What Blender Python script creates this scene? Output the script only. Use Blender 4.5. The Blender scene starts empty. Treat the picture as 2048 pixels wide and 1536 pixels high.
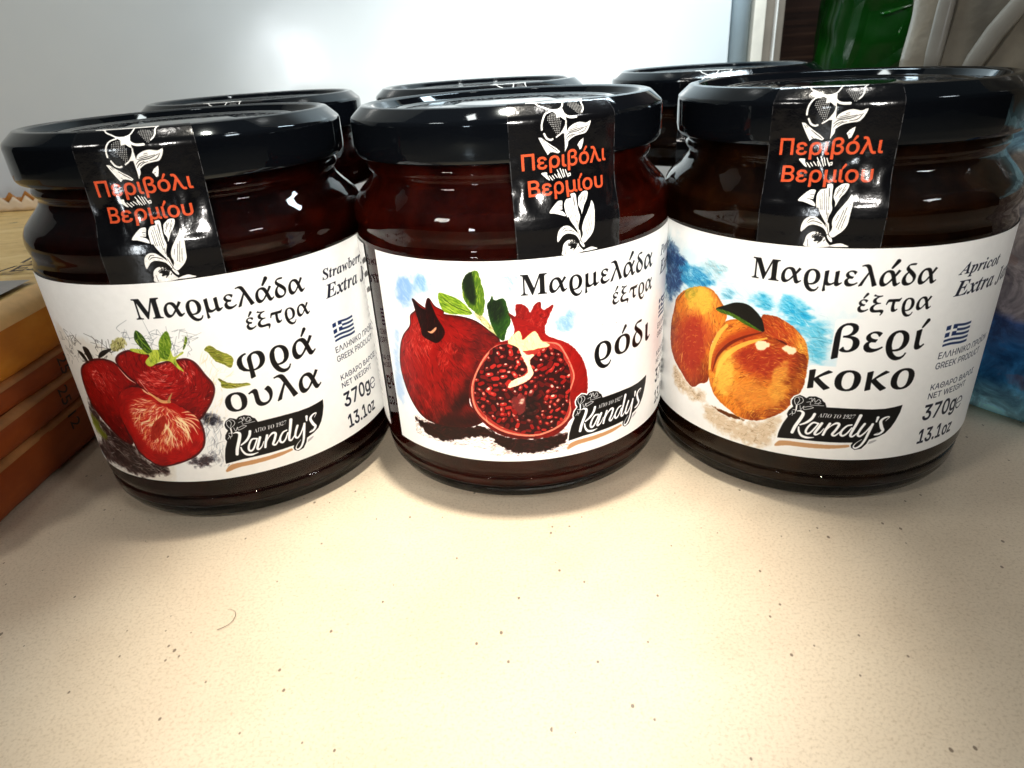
import bpy, bmesh, math, random
import numpy as np
from mathutils import Vector, noise as mnoise

# ------------------------------------------------------------------ camera, world, lamps
sc = bpy.context.scene
col = sc.collection
R = math.radians

cd = bpy.data.cameras.new('camera')
cam = bpy.data.objects.new('camera', cd)
col.objects.link(cam)
cam.location = (0.0, -0.18739, 0.10726)
cam.rotation_euler = (R(63.6663), R(3.2115), R(-0.7312))
cd.sensor_width = 36.0
cd.lens = 23.717
cd.clip_start = 0.002
cd.clip_end = 20.0
cd.dof.use_dof = True
cd.dof.focus_distance = 0.165
cd.dof.aperture_fstop = 34.0
sc.camera = cam

world = bpy.data.worlds.new('World')
sc.world = world
world.use_nodes = True
wn = world.node_tree.nodes
wt = world.node_tree
wtc = wn.new('ShaderNodeTexCoord'); wsx = wn.new('ShaderNodeSeparateXYZ'); wrp = wn.new('ShaderNodeValToRGB')
wt.links.new(wtc.outputs['Generated'], wsx.inputs[0]); wt.links.new(wsx.outputs[2], wrp.inputs[0])
for e_, (p_, c_) in zip(wrp.color_ramp.elements, ((0.05, (.10, .095, .09, 1)), (0.75, (.72, .90, 1.0, 1)))):
    e_.position = p_; e_.color = c_      # a dim room under a pale ceiling
wt.links.new(wrp.outputs[0], wn['Background'].inputs[0])
wn['Background'].inputs[1].default_value = 0.06

def area(name, loc, target, sx, sy, power, colour):
    l = bpy.data.lights.new(name, 'AREA')
    l.shape = 'RECTANGLE'
    l.size = sx
    l.size_y = sy
    l.energy = power
    l.color = colour
    o = bpy.data.objects.new(name, l)
    col.objects.link(o)
    o.location = loc
    o.rotation_euler = (Vector(target) - Vector(loc)).to_track_quat('-Z', 'Y').to_euler()
    return o

def spot(name, loc, target, angle, power, soft, colour):
    l = bpy.data.lights.new(name, 'SPOT')
    l.energy = power
    l.spot_size = R(angle)
    l.spot_blend = 1.0
    l.shadow_soft_size = soft
    l.color = colour
    o = bpy.data.objects.new(name, l)
    col.objects.link(o)
    o.location = loc
    o.rotation_euler = (Vector(target) - Vector(loc)).to_track_quat('-Z', 'Y').to_euler()
    return o

spot('overhead_pool_spot', (-0.004, 0.004, 0.62), (-0.013, -0.074, 0.0), 18.8, 21.0, 0.013, (1.0, 0.94, 0.82))  # overhead key; narrow cone added so the worktop corners fall off like a vignette
spot('front_fill_spot', (0.05, -0.62, 0.27), (0.0, -0.02, 0.088), 21.5, 23.0, 0.030, (1.0, 0.96, 0.90))  # unseen fill, added to brighten the label fronts
area('overhead_lamp', (-0.17, 0.0, 0.80), (-0.05, 0.0, 0.0), 0.07, 0.045, 0.30, (1.0, 0.96, 0.90))
area('overhead_lamp', (0.17, 0.02, 0.80), (0.05, 0.0, 0.0), 0.07, 0.045, 0.30, (1.0, 0.97, 0.92))
area('ceiling_panel_lamp', (-0.50, -0.36, 0.52), (-0.03, -0.03, 0.07), 0.12, 0.085, 1.0, (1.0, 0.96, 0.90))
area('ceiling_panel_lamp', (0.52, -0.40, 0.52), (0.03, -0.03, 0.07), 0.12, 0.08, 0.8, (0.97, 0.98, 1.0))
area('window_lamp', (-0.36, -0.72, 0.115), (-0.06, 0.10, 0.09), 0.06, 0.08, 0.55, (0.90, 0.96, 1.0))
area('panel_fill_light', (0.085, 0.065, 0.245), (0.05, 0.19, 0.09), 0.10, 0.03, 0.46, (0.78, 0.92, 1.0))  # unseen light added to brighten the right part of the white panel

sc.view_settings.view_transform = 'Standard'
sc.view_settings.look = 'None'
sc.view_settings.exposure = 0.28
sc.view_settings.gamma = 1.0
sc.view_settings.use_curve_mapping = False
sc.render.engine = 'CYCLES'
sc.cycles.max_bounces = 10
sc.cycles.transmission_bounces = 8
sc.cycles.caustics_reflective = False
sc.cycles.caustics_refractive = True
sc.cycles.blur_glossy = 1.0
sc.cycles.sample_clamp_indirect = 3.0
sc.cycles.use_denoising = True

# ------------------------------------------------------------------ helpers
def tag(o, label=None, cat=None, group=None, kind=None):
    if label: o['label'] = label
    if cat: o['category'] = cat
    if group: o['group'] = group
    if kind: o['kind'] = kind
    return o

def empty(name, loc=(0, 0, 0), rz=0.0):
    o = bpy.data.objects.new(name, None)
    o.empty_display_size = 0.01
    o.location = loc
    o.rotation_euler = (0, 0, rz)
    col.objects.link(o)
    return o

def link(name, me, m, parent=None):
    if m is not None:
        me.materials.append(m)
    o = bpy.data.objects.new(name, me)
    col.objects.link(o)
    if parent: o.parent = parent
    return o

def from_bm(name, bm, m, parent=None, smooth=True):
    me = bpy.data.meshes.new(name)
    bm.normal_update()
    bm.to_mesh(me)
    bm.free()
    for f in me.polygons: f.use_smooth = smooth
    return link(name, me, m, parent)

def lathe_bm(prof, n=160, closed=False):
    """revolve a list of (r, z) in mm"""
    bm = bmesh.new()
    rings = []
    for r, z in prof:
        if r < 1e-6:
            rings.append([bm.verts.new((0, 0, z / 1000))])
        else:
            rings.append([bm.verts.new((r / 1000 * math.sin(2 * math.pi * i / n), -r / 1000 * math.cos(2 * math.pi * i / n), z / 1000)) for i in range(n)])
    pairs = list(zip(rings, rings[1:]))
    if closed: pairs.append((rings[-1], rings[0]))
    for a, b in pairs:
        for i in range(n):
            j = (i + 1) % n
            if len(a) == 1 and len(b) == 1: continue
            if len(a) == 1: bm.faces.new((a[0], b[j], b[i]))
            elif len(b) == 1: bm.faces.new((a[i], a[j], b[0]))
            else: bm.faces.new((a[i], a[j], b[j], b[i]))
    bmesh.ops.recalc_face_normals(bm, faces=bm.faces)
    return bm

def rounded(prof, rad=0.35, k=3):
    """round the corners of an open profile a little"""
    out = [prof[0]]
    for a, b, c in zip(prof, prof[1:], prof[2:]):
        a, b, c = map(np.array, (a, b, c))
        u, v = a - b, c - b
        lu, lv = np.hypot(*u), np.hypot(*v)
        d = min(rad, lu * .45, lv * .45)
        p, q = b + u / lu * d, b + v / lv * d
        for i in range(k + 1):
            t = i / k
            out.append(tuple((1 - t) ** 2 * p + 2 * t * (1 - t) * b + t * t * q))
    out.append(prof[-1])
    return out

class NT:
    def __init__(s, name):
        s.m = bpy.data.materials.new(name)
        s.m.use_nodes = True
        s.t = s.m.node_tree
        s.b = s.t.nodes['Principled BSDF']
    def n(s, typ, **kw):
        nd = s.t.nodes.new(typ)
        for k, v in kw.items(): setattr(nd, k, v)
        return nd
    def l(s, a, b): s.t.links.new(a, b)
    def set(s, **kw):
        nm = {'base': 'Base Color', 'rough': 'Roughness', 'metal': 'Metallic', 'spec': 'Specular IOR Level', 'coat': 'Coat Weight', 'coatr': 'Coat Roughness', 'trans': 'Transmission Weight', 'ior': 'IOR', 'sheen': 'Sheen Weight', 'alpha': 'Alpha', 'sss': 'Subsurface Weight', 'tint': 'Specular Tint'}
        for k, v in kw.items():
            if k in ('base', 'tint') and len(v) == 3: v = (*v, 1)
            s.b.inputs[nm[k]].default_value = v
        return s
    def noise(s, scale, detail=3, rough=.6, vec=None, dist=0.0):
        nd = s.n('ShaderNodeTexNoise')
        nd.inputs['Scale'].default_value = scale
        nd.inputs['Detail'].default_value = detail
        nd.inputs['Roughness'].default_value = rough
        nd.inputs['Distortion'].default_value = dist
        s.l(vec if vec else s.coord(), nd.inputs['Vector'])
        return nd.outputs['Fac']
    def coord(s, kind='Object'):
        if not hasattr(s, '_tc'): s._tc = s.n('ShaderNodeTexCoord')
        return s._tc.outputs[kind]
    def mapping(s, scale=(1, 1, 1), rot=(0, 0, 0), loc=(0, 0, 0)):
        mp = s.n('ShaderNodeMapping')
        mp.inputs['Scale'].default_value = scale
        mp.inputs['Rotation'].default_value = rot
        mp.inputs['Location'].default_value = loc
        s.l(s.coord(), mp.inputs['Vector'])
        return mp.outputs[0]
    def ramp(s, fac, stops):
        r = s.n('ShaderNodeValToRGB')
        e = r.color_ramp.elements
        while len(e) < len(stops): e.new(0.5)
        for el, (p, c) in zip(e, stops):
            el.position = p
            el.color = (*c, 1) if len(c) == 3 else c
        s.l(fac, r.inputs[0])
        return r.outputs[0]
    def mix(s, fac, a, b, mode='MIX'):
        m = s.n('ShaderNodeMixRGB', blend_type=mode)
        for i, v in enumerate((fac, a, b)):
            if hasattr(v, 'node'): s.l(v, m.inputs[i])
            elif i == 0: m.inputs[0].default_value = v
            else: m.inputs[i].default_value = (*v, 1)
        return m.outputs[0]
    def math(s, op, a, b=None):
        m = s.n('ShaderNodeMath', operation=op)
        for i, v in enumerate((a, b)):
            if v is None: continue
            if hasattr(v, 'node'): s.l(v, m.inputs[i])
            else: m.inputs[i].default_value = v
        return m.outputs[0]
    def bump(s, fac, strength, dist):
        b = s.n('ShaderNodeBump')
        b.inputs['Strength'].default_value = strength
        b.inputs['Distance'].default_value = dist
        s.l(fac, b.inputs['Height'])
        s.l(b.outputs[0], s.b.inputs['Normal'])
    def col(s, out): s.l(out, s.b.inputs['Base Color'])
    def rgh(s, out): s.l(out, s.b.inputs['Roughness'])

# ------------------------------------------------------------------ glyph outlines and traced print artwork (label millimetres)
GLYPHS = {
'B': {
'Μ': '634|14,0 14,17 43,22 61,32 72,50 75,79 75,382 74,402 71,416 64,426 53,432 15,439 15,455 185,455 317,142 449,455 617,455 617,439 590,433 573,423 563,405 560,378 560,85 561,61 565,43 571,31 582,23 596,19 617,17 617,0 396,0 396,17 433,25 443,32 450,44 453,61 455,83 455,399 288,0 270,0 105,389 105,80 109,48 120,30 139,20 169,17 169,0',
'α': '474|363,-10 331,5 310,50 290,121 257,83 225,52 195,26 166,8 138,-4 109,-7 89,-3 70,9 55,28 43,53 36,83 34,117 36,156 45,193 59,227 78,258 100,284 127,305 156,321 185,330 214,333 243,331 267,323 286,310 302,294 316,270 330,234 393,334 437,310 392,248 346,191 375,93 390,56 409,44 427,50 452,68 461,55 443,38 399,2 380,-7|165,49 185,54 208,71 237,103 279,159 263,205 248,240 233,265 210,286 183,293 151,283 126,254 114,226 107,192 105,153 109,111 122,78 141,56',
'ρ': '392|228,-156 196,-152 165,-139 135,-118 108,-90 85,-55 65,-15 51,30 42,77 39,127 41,167 48,204 59,236 75,265 94,289 117,308 143,322 171,330 202,333 233,331 260,324 285,312 307,296 326,277 340,254 351,228 358,200 360,169 358,136 350,106 338,79 321,55 300,34 276,18 248,6 217,-2 183,-4 161,-3 142,1 156,-30 173,-56 193,-78 226,-101 261,-108 289,-104 313,-90 332,-70 341,-45 358,-49 329,-108 286,-144|177,19 235,35 269,82 281,161 278,202 270,237 257,266 229,296 195,306 151,288 124,234 116,144 117,111 121,80 138,25 154,20',
'μ': '423|59,-136 47,-124 55,13 58,152 57,232 55,298 126,320 132,314 131,274 128,235 126,171 127,132 131,100 137,75 154,50 182,42 211,45 239,57 265,76 268,159 268,232 265,294 328,318 339,312 335,134 337,98 342,73 350,59 362,54 374,56 385,60 407,75 416,63 391,38 370,19 353,6 329,-6 309,-9 279,5 267,47 220,17 180,-1 146,-7 112,-1 89,17 87,17 89,-35 95,-78 105,-113',
'ε': '309|138,-7 99,-1 68,19 47,50 40,89 43,110 53,131 68,150 89,165 112,169 101,173 82,184 67,200 57,220 54,242 58,262 71,283 90,302 115,318 143,329 173,333 211,329 243,317 263,302 234,253 226,253 207,285 183,303 155,310 135,306 119,297 108,284 104,270 108,252 118,235 134,221 156,210 182,203 211,201 189,159 131,165 110,149 103,125 110,92 128,67 157,51 194,46 218,48 245,56 271,68 293,81 303,69 283,51 257,33 226,17 195,4 165,-5',
'λ': '398|307,-7 298,-2 272,81 239,171 199,266 199,265 164,196 124,106 87,15 26,-3 20,7 71,101 148,234 185,298 160,357 144,389 127,410 108,423 87,427 65,425 44,420 36,435 94,455 138,462 162,459 182,452 199,438 214,417 228,388 244,350 273,276 309,188 348,99 385,24',
'δ': '334|132,-7 102,-4 75,6 53,23 36,46 26,74 23,107 26,139 35,170 50,200 71,230 96,256 125,279 99,305 84,323 77,338 75,353 76,368 82,384 92,401 105,417 122,430 142,441 166,448 194,453 226,454 253,453 274,449 262,422 175,422 133,415 120,392 126,374 147,351 182,322 221,291 252,262 277,235 295,210 305,183 309,157 305,126 295,95 279,67 257,43 231,22 200,6 167,-4|177,39 210,44 235,59 252,83 257,112 254,136 245,157 217,191 142,263 118,236 103,211 95,184 93,154 96,126 104,99 117,75 135,56 155,43',
'ξ': '396|326,-90 313,-79 327,-60 333,-48 335,-36 322,-12 283,-3 255,-4 226,-6 193,-8 158,-9 123,-7 94,1 71,14 48,44 40,85 44,111 56,136 76,160 103,181 135,199 172,213 172,216 129,228 102,244 87,266 83,293 86,311 95,329 110,346 129,361 173,386 196,394 218,398 164,401 115,408 81,419 111,454 141,434 173,422 207,418 257,419 301,422 300,406 223,383 177,351 161,310 169,274 191,251 214,242 244,236 282,234 282,217 252,215 225,210 199,202 166,186 141,164 126,138 120,108 125,80 140,62 166,51 208,48 266,52 290,54 314,55 349,53 370,45 382,33 385,15 379,-17 359,-52',
'τ': '416|244,-8 212,-2 191,17 183,41 178,74 176,119 179,169 187,257 116,257 101,255 90,251 71,235 60,217 46,183 27,191 34,221 41,247 48,269 62,300 71,309 84,316 102,319 127,320 316,320 342,322 361,325 378,333 396,347 406,337 380,288 364,265 355,259 343,257 252,257 246,159 251,96 268,58 295,45 315,51 336,68 345,50 322,27 296,8 270,-4',
'φ': '520|212,-117 200,-113 206,13 113,39 58,90 39,168 44,208 57,244 80,275 111,302 150,323 196,337 206,320 176,309 153,294 136,276 126,253 119,224 117,190 119,151 127,117 140,89 158,66 180,49 207,37 204,203 207,227 217,251 232,273 252,292 276,309 303,322 331,330 361,333 395,329 424,319 448,301 466,275 477,242 481,201 478,166 469,134 454,105 434,79 409,56 379,38 346,24 309,15 269,11 272,-97|269,31 305,38 336,53 363,77 383,108 392,133 398,159 400,187 397,221 391,249 380,272 357,295 325,302 297,294 279,270 269,228 266,165',
'ο': '426|205,-7 155,-3 114,11 81,34 58,65 44,105 39,153 41,188 49,220 61,248 79,273 100,294 125,311 155,323 187,331 224,333 271,329 311,316 344,294 368,265 383,230 388,189 382,130 366,82 340,43 304,15 259,-2|212,17 251,27 279,56 291,87 298,129 301,181 299,219 291,251 280,276 254,300 218,308 179,298 150,268 136,237 128,199 126,153 128,116 137,83 151,56 168,35 189,22',
'υ': '430|199,-7 168,-4 141,6 120,24 103,47 94,77 91,111 91,195 89,226 85,250 76,264 60,269 42,265 19,254 9,267 50,294 88,314 114,322 135,318 149,307 157,286 159,254 159,158 162,122 169,91 181,68 207,45 242,38 281,45 311,67 324,89 332,116 335,148 333,170 328,194 308,239 296,259 281,274 281,281 328,316 340,320 355,312 373,287 384,262 391,235 393,203 390,170 380,135 365,100 345,68 321,41 294,19 264,5 233,-4',
'β': '408|46,-132 37,-125 40,214 46,289 62,352 89,402 125,438 170,460 222,467 255,464 282,457 305,444 328,417 335,383 332,354 321,327 304,304 282,284 258,271 231,264 231,259 277,252 315,240 344,221 364,197 377,168 381,134 377,102 366,74 350,50 328,30 303,14 275,2 245,-5 215,-7 175,-5 148,4 133,14 128,23 136,35 168,75 175,73 181,52 192,34 208,22 227,17 256,25 279,49 290,72 296,100 298,132 295,165 285,191 268,211 243,224 208,232 163,235 152,235 152,257 184,261 212,271 235,288 253,310 265,336 269,365 264,395 249,417 226,432 197,437 160,429 132,405 120,381 112,350 110,312 117,-103',
'ι': '247|121,-7 97,-1 81,16 73,48 70,95 70,169 69,247 65,299 133,320 142,315 137,149 137,114 138,92 142,72 151,53 158,48 167,46 181,48 193,55 203,64 212,73 224,62 195,29 170,8 145,-4',
'κ': '365|272,-7 242,19 204,55 167,93 135,126 117,147 114,147 115,87 119,19 50,-1 45,2 47,152 46,232 44,298 114,320 121,314 115,171 117,171 188,238 249,287 298,318 349,298 349,292 281,257 236,233 203,212 172,189 225,135 282,84 343,36 343,28',
'A': '437|-9,0 -9,18 9,21 24,30 36,47 49,75 206,466 224,465 384,87 411,34 425,22 443,18 443,0 229,0 229,18 270,25 283,46 273,81 253,132 103,132 79,71 76,59 75,48 87,26 124,18 128,18 128,0|113,161 242,161 177,319'},
'I': {
'A': '420|-68,0 -68,17 -39,25 -13,48 323,461 342,461 326,89 326,79 333,45 354,25 388,17 388,0 178,0 178,17 208,24 225,39 234,60 237,87 238,140 97,140 49,81 33,56 28,40 38,25 71,17 71,0|119,168 240,168 247,328',
'p': '330|-79,-139 -79,-121 -63,-119 -51,-114 -43,-106 -37,-95 -30,-71 48,228 52,253 50,263 44,269 16,273 16,290 85,300 144,310 124,242 159,279 193,302 228,310 257,304 279,288 293,261 298,224 296,197 291,170 282,143 270,116 256,91 239,67 221,45 201,27 180,11 147,-4 114,-9 90,-6 69,6 48,-69 44,-97 47,-109 54,-116 86,-122 86,-139|102,15 119,19 135,31 151,49 165,71 190,125 207,179 214,224 212,240 206,252 198,259 187,262 155,249 127,209 103,142 86,78 78,38 84,20',
'r': '261|-14,0 42,211 50,240 52,254 45,268 24,273 18,273 17,289 151,310 114,189 144,243 171,280 197,302 210,308 222,310 250,298 259,265 257,245 249,230 236,221 220,218 202,223 186,238 180,241 165,234 148,212 127,175 95,97 66,0',
'i': '194|132,371 114,375 100,384 90,398 87,416 90,433 100,447 114,457 132,460 149,457 163,447 173,433 176,416 173,398 163,384 149,375|49,-8 29,-5 13,5 4,21 1,41 4,64 10,87 44,211 51,237 53,254 46,268 26,273 19,273 19,289 89,299 150,310 89,85 84,55 87,46 95,42 115,54 142,90 155,81 121,31 85,2',
'c': '277|93,-9 63,-6 38,3 17,19 3,40 -6,66 -9,97 -7,130 2,163 16,195 35,226 59,253 88,277 118,295 149,306 179,310 211,305 235,291 251,272 257,249 254,230 245,216 231,207 214,203 198,206 186,213 179,224 176,238 177,248 182,258 189,275 185,285 173,289 156,284 139,270 123,249 107,223 94,192 84,161 77,129 75,99 78,71 88,51 103,38 123,34 150,41 177,62 204,96 222,83 183,32 140,1',
't': '185|30,-9 -4,3 -15,39 -14,52 -11,70 45,273 13,273 13,297 58,319 98,353 134,398 162,398 134,300 187,300 179,273 126,273 77,103 70,77 67,56 70,45 77,41 98,54 128,95 144,85 125,56 107,33 88,14 60,-3',
'E': '441|-34,0 -34,15 -15,17 0,20 12,28 22,41 39,85 115,369 119,387 120,401 118,416 109,426 95,431 73,435 73,451 432,451 407,324 388,324 388,330 385,363 375,388 360,407 337,419 307,427 269,429 242,427 234,423 229,418 220,398 181,251 200,251 232,252 257,257 277,266 293,280 307,298 320,322 336,322 289,136 274,136 275,149 275,163 270,193 256,213 231,224 194,228 185,228 175,227 134,73 130,56 128,44 130,34 137,28 150,24 173,23 203,24 231,27 256,33 289,47 319,69 337,87 355,110 372,136 389,136 350,0',
'x': '302|-1,-11 -19,-8 -33,0 -42,13 -45,29 -42,45 -34,57 -22,66 -7,69 6,67 18,62 38,55 49,59 60,73 95,129 74,238 69,258 62,270 53,277 38,279 32,279 17,278 17,294 55,300 84,305 104,309 118,310 129,307 138,298 144,283 149,258 157,218 177,247 194,270 211,288 235,305 261,311 278,308 290,300 299,287 302,272 299,257 292,245 282,237 270,234 257,237 241,243 232,246 223,248 213,247 206,242 192,223 163,183 183,86 194,54 212,43 221,46 231,54 242,66 256,82 269,72 242,36 219,11 196,-4 170,-9 146,-3 128,15 118,35 110,60 102,93 69,40 48,12 24,-5',
'a': '336|53,-9 24,-3 1,14 -14,40 -19,73 -15,109 -5,147 5,172 17,196 32,220 57,251 84,276 112,295 139,306 165,310 198,299 214,265 225,303 297,303 241,108 232,74 228,56 231,44 238,40 259,52 285,87 300,78 265,30 231,1 197,-9 166,2 155,34 157,52 162,75 145,49 128,28 111,12 84,-4|93,41 108,45 124,56 139,73 152,95 176,147 192,202 198,248 192,272 172,281 157,276 141,264 125,244 109,219 83,159 70,115 65,81 72,51',
'J': '298|32,-69 -23,-61 -55,-38 -66,0 -63,18 -53,33 -38,44 -19,47 -3,45 9,37 17,26 20,12 18,-1 13,-15 5,-32 9,-41 21,-44 38,-40 49,-29 59,-9 68,18 163,369 167,387 168,401 165,416 157,426 142,431 120,435 120,451 330,451 330,435 311,433 296,429 284,421 275,409 259,365 173,44 160,7 143,-21 123,-43 98,-57 67,-66',
'm': '525|380,-8 346,4 335,42 343,85 364,154 387,222 393,247 390,258 380,261 351,249 318,214 296,176 273,125 250,62 230,0 152,0 220,222 226,247 222,258 213,261 196,257 177,244 157,222 136,190 123,165 110,137 97,107 86,74 75,38 66,0 -14,0 42,211 50,240 52,254 45,268 24,273 18,273 17,289 151,310 116,193 141,230 164,259 187,281 220,303 256,310 294,297 306,260 299,217 320,246 341,269 361,287 391,304 422,310 460,297 473,260 470,238 464,208 452,171 420,76 417,66 416,58 418,47 426,44 436,47 446,56 457,70 471,91 486,81 468,54 450,31 433,14 407,-3',
'S': '369|154,-11 126,-9 94,-2 58,10 38,14 24,9 9,-7 -9,-7 26,144 45,144 45,140 48,101 56,69 71,45 91,27 115,16 145,13 167,16 187,25 204,39 217,56 225,76 228,97 225,117 218,134 206,152 190,170 142,214 98,258 85,277 76,295 71,314 70,336 74,371 88,401 109,427 137,446 171,459 208,463 248,458 296,445 312,442 328,447 342,461 360,461 328,322 308,322 309,330 309,337 306,366 298,390 284,411 267,426 247,436 224,439 197,434 174,419 158,396 153,368 156,349 166,331 197,295 219,274 242,254 271,225 293,195 307,162 312,126 307,86 293,53 270,25 239,5 200,-7',
'w': '420|48,-10 48,25 45,154 38,228 25,263 5,274 -1,273 -2,291 97,310 108,290 118,231 124,132 229,310 246,310 267,87 303,130 327,167 341,196 346,214 342,227 330,240 318,255 314,271 317,287 325,300 337,308 353,311 370,308 383,298 391,283 394,264 377,205 328,125 245,25 216,-9 197,-10 179,179 68,-9',
'b': '322|77,-9 55,-8 34,-3 16,4 1,12 -8,21 -11,31 -7,52 83,375 91,412 89,422 84,429 74,432 59,433 48,433 48,451 115,458 189,470 129,255 157,285 187,303 218,310 247,304 271,286 286,258 291,221 287,185 276,148 266,123 252,100 237,77 210,47 179,23 147,5 113,-6|91,15 109,18 127,29 144,45 159,65 185,116 203,171 210,223 207,240 201,253 191,261 179,263 154,256 134,232 115,193 97,138 77,69 70,33 75,19',
'y': '281|-30,-140 -51,-137 -66,-129 -77,-115 -80,-99 -77,-84 -69,-72 -56,-64 -41,-61 -26,-64 -8,-73 9,-82 20,-85 28,-83 38,-77 58,-56 76,-30 81,-17 83,-6 79,30 70,90 58,156 44,213 33,251 24,269 14,275 -1,277 -9,276 -9,294 22,298 48,304 85,310 99,296 112,254 127,181 148,75 179,136 198,181 205,211 200,225 187,238 173,252 168,269 171,285 179,298 193,307 210,310 227,307 240,298 248,284 251,265 248,245 241,219 214,152 174,74 126,-5 109,-29 91,-52 74,-74 47,-101 20,-122 -5,-136',
'P': '409|-34,0 -34,15 -15,17 0,20 12,28 22,41 39,85 115,369 119,387 120,404 117,417 109,426 95,431 73,435 73,451 259,451 343,439 393,404 410,346 404,310 386,278 359,251 323,231 291,222 248,217 195,215 171,215 136,82 130,47 132,33 141,24 155,18 177,15 177,0|199,238 233,241 261,252 283,271 299,296 308,326 312,363 305,399 285,421 252,428 238,426 230,421 218,392 178,239 189,238',
'o': '316|96,-9 67,-6 42,4 20,20 3,41 -7,68 -10,98 -6,135 6,172 17,196 32,219 48,241 76,269 107,291 141,305 175,310 207,306 234,297 256,281 272,260 282,234 285,203 281,167 270,130 258,106 245,83 228,61 200,33 168,10 133,-5|103,13 119,18 134,30 148,50 162,74 184,132 200,191 206,240 197,276 172,288 157,284 141,272 127,253 113,229 90,172 75,111 69,58 78,25',
'g': '298|77,-139 39,-137 8,-130 -18,-119 -43,-95 -51,-66 -46,-44 -31,-25 -4,-9 33,5 6,28 -3,51 1,68 12,83 30,98 57,114 36,130 20,147 12,166 9,189 14,220 28,248 50,273 79,293 113,305 149,310 183,306 215,295 244,277 302,277 299,248 261,248 263,237 264,225 259,192 244,164 221,139 191,120 157,108 118,104 83,106 70,95 66,84 73,72 93,63 135,50 182,32 201,21 216,9 229,-12 233,-36 228,-65 213,-90 189,-110 158,-126 133,-133 106,-138|116,125 133,129 149,142 164,162 175,188 182,216 185,246 177,277 156,287 138,283 122,269 107,247 96,222 88,193 86,164 94,135|85,-117 117,-113 141,-102 157,-85 162,-66 156,-47 138,-32 119,-24 93,-14 60,-4 21,-31 7,-62 13,-83 30,-101 54,-113',
'n': '357|213,-9 179,3 168,41 175,84 197,153 220,222 226,246 222,257 213,261 189,253 163,229 136,190 123,165 110,137 97,107 86,74 75,38 66,0 -14,0 42,211 50,240 52,254 45,268 24,273 18,273 17,289 151,310 116,193 141,230 164,259 187,281 220,303 256,310 294,297 306,259 301,226 285,170 248,57 251,47 260,43 269,46 279,55 304,90 319,80 300,53 282,31 266,13 240,-4',
'e': '269|87,-9 47,-2 16,19 1,40 -8,67 -11,98 -7,135 6,172 18,196 32,219 49,240 78,268 109,290 143,305 176,310 207,305 230,293 244,273 249,248 244,222 230,197 207,174 173,153 131,136 79,124 75,88 78,66 87,50 102,39 122,36 147,42 171,62 195,95 214,83 179,32 136,1|84,146 114,156 140,171 163,190 179,212 190,236 193,260 192,272 187,280 180,286 171,287 149,278 126,252 110,224 96,189'},
'S': {
'Π': '517|457,509 457,0 392,0 392,452 125,452 125,0 60,0 60,509',
'ε': '371|189,-7 161,-5 135,-1 111,7 79,23 56,45 41,71 36,102 37,119 42,136 51,152 65,167 84,180 109,190 140,196 179,198 231,198 231,169 186,169 161,167 140,161 123,151 110,139 102,124 100,107 106,83 125,64 154,52 192,47 217,49 236,55 251,64 263,76 271,92 277,111 337,99 327,68 312,42 290,21 262,6 229,-4|180,182 142,184 111,190 87,199 69,211 57,225 49,241 43,273 48,305 61,333 84,355 113,371 148,381 189,384 226,382 258,373 284,359 304,340 320,316 330,287 272,273 261,297 245,315 221,327 188,331 154,327 128,314 111,296 105,272 110,251 125,235 151,224 186,220 231,220 231,182',
'ρ': '424|53,-143 53,189 55,228 62,262 74,293 89,320 109,342 132,361 159,374 189,382 222,384 254,382 284,374 311,361 334,343 353,320 369,293 381,262 388,228 390,189 388,151 381,117 370,85 354,58 335,35 313,16 288,3 260,-5 229,-8 198,-5 172,4 153,17 138,31 118,59 114,59 114,-143|220,47 253,51 280,66 301,88 316,117 325,151 328,190 325,227 316,261 302,289 281,311 254,325 221,330 189,325 162,312 141,291 125,263 116,229 113,190 116,150 125,115 140,87 162,65 188,51',
'ι': '189|139,-2 101,3 74,20 58,47 53,84 53,379 114,379 114,99 115,77 120,62 130,54 146,52 160,53 170,54 181,3 162,-1',
'β': '414|53,-143 53,376 57,415 72,449 95,477 125,498 150,508 176,514 205,516 246,511 283,498 312,478 335,451 349,418 354,381 349,347 336,319 315,297 286,281 252,271 212,265 212,283 241,280 269,275 294,266 328,248 353,223 370,189 376,146 373,117 367,91 356,67 332,36 301,13 276,2 249,-5 220,-7 193,-5 168,2 147,14 129,31 115,54 106,83 114,84 114,-143|212,50 241,53 266,62 287,76 302,96 312,119 315,147 309,186 290,216 262,236 224,242 176,242 176,298 204,298 230,300 251,308 269,320 283,336 291,357 294,380 288,413 270,438 241,453 205,459 167,453 138,437 120,411 114,377 114,139 117,115 125,94 139,76 158,62 183,53',
'ο': '415|207,-8 174,-5 144,3 117,16 93,35 72,58 56,85 44,116 37,150 34,187 37,225 44,260 56,291 72,318 93,341 117,360 144,374 174,382 207,384 241,382 271,374 299,360 323,341 343,318 359,291 371,260 379,225 381,187 379,150 371,116 359,85 343,58 323,35 299,16 271,3 241,-5|207,46 242,51 270,66 292,89 307,117 316,151 319,187 316,224 307,258 292,287 270,310 242,325 207,330 173,325 145,310 124,287 108,258 99,224 96,187 99,151 108,117 124,89 145,66 173,51',
'λ': '443|17,0 163,382 154,407 144,429 133,445 121,454 107,459 74,458 65,456 51,510 69,514 95,516 120,514 142,507 162,495 180,478 195,456 208,429 332,102 342,80 354,65 366,55 379,50 412,51 421,52 435,-1 417,-5 391,-7 366,-5 344,2 324,13 307,30 292,52 279,80 225,224 203,292 184,358 206,358 187,293 165,224 84,0',
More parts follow.
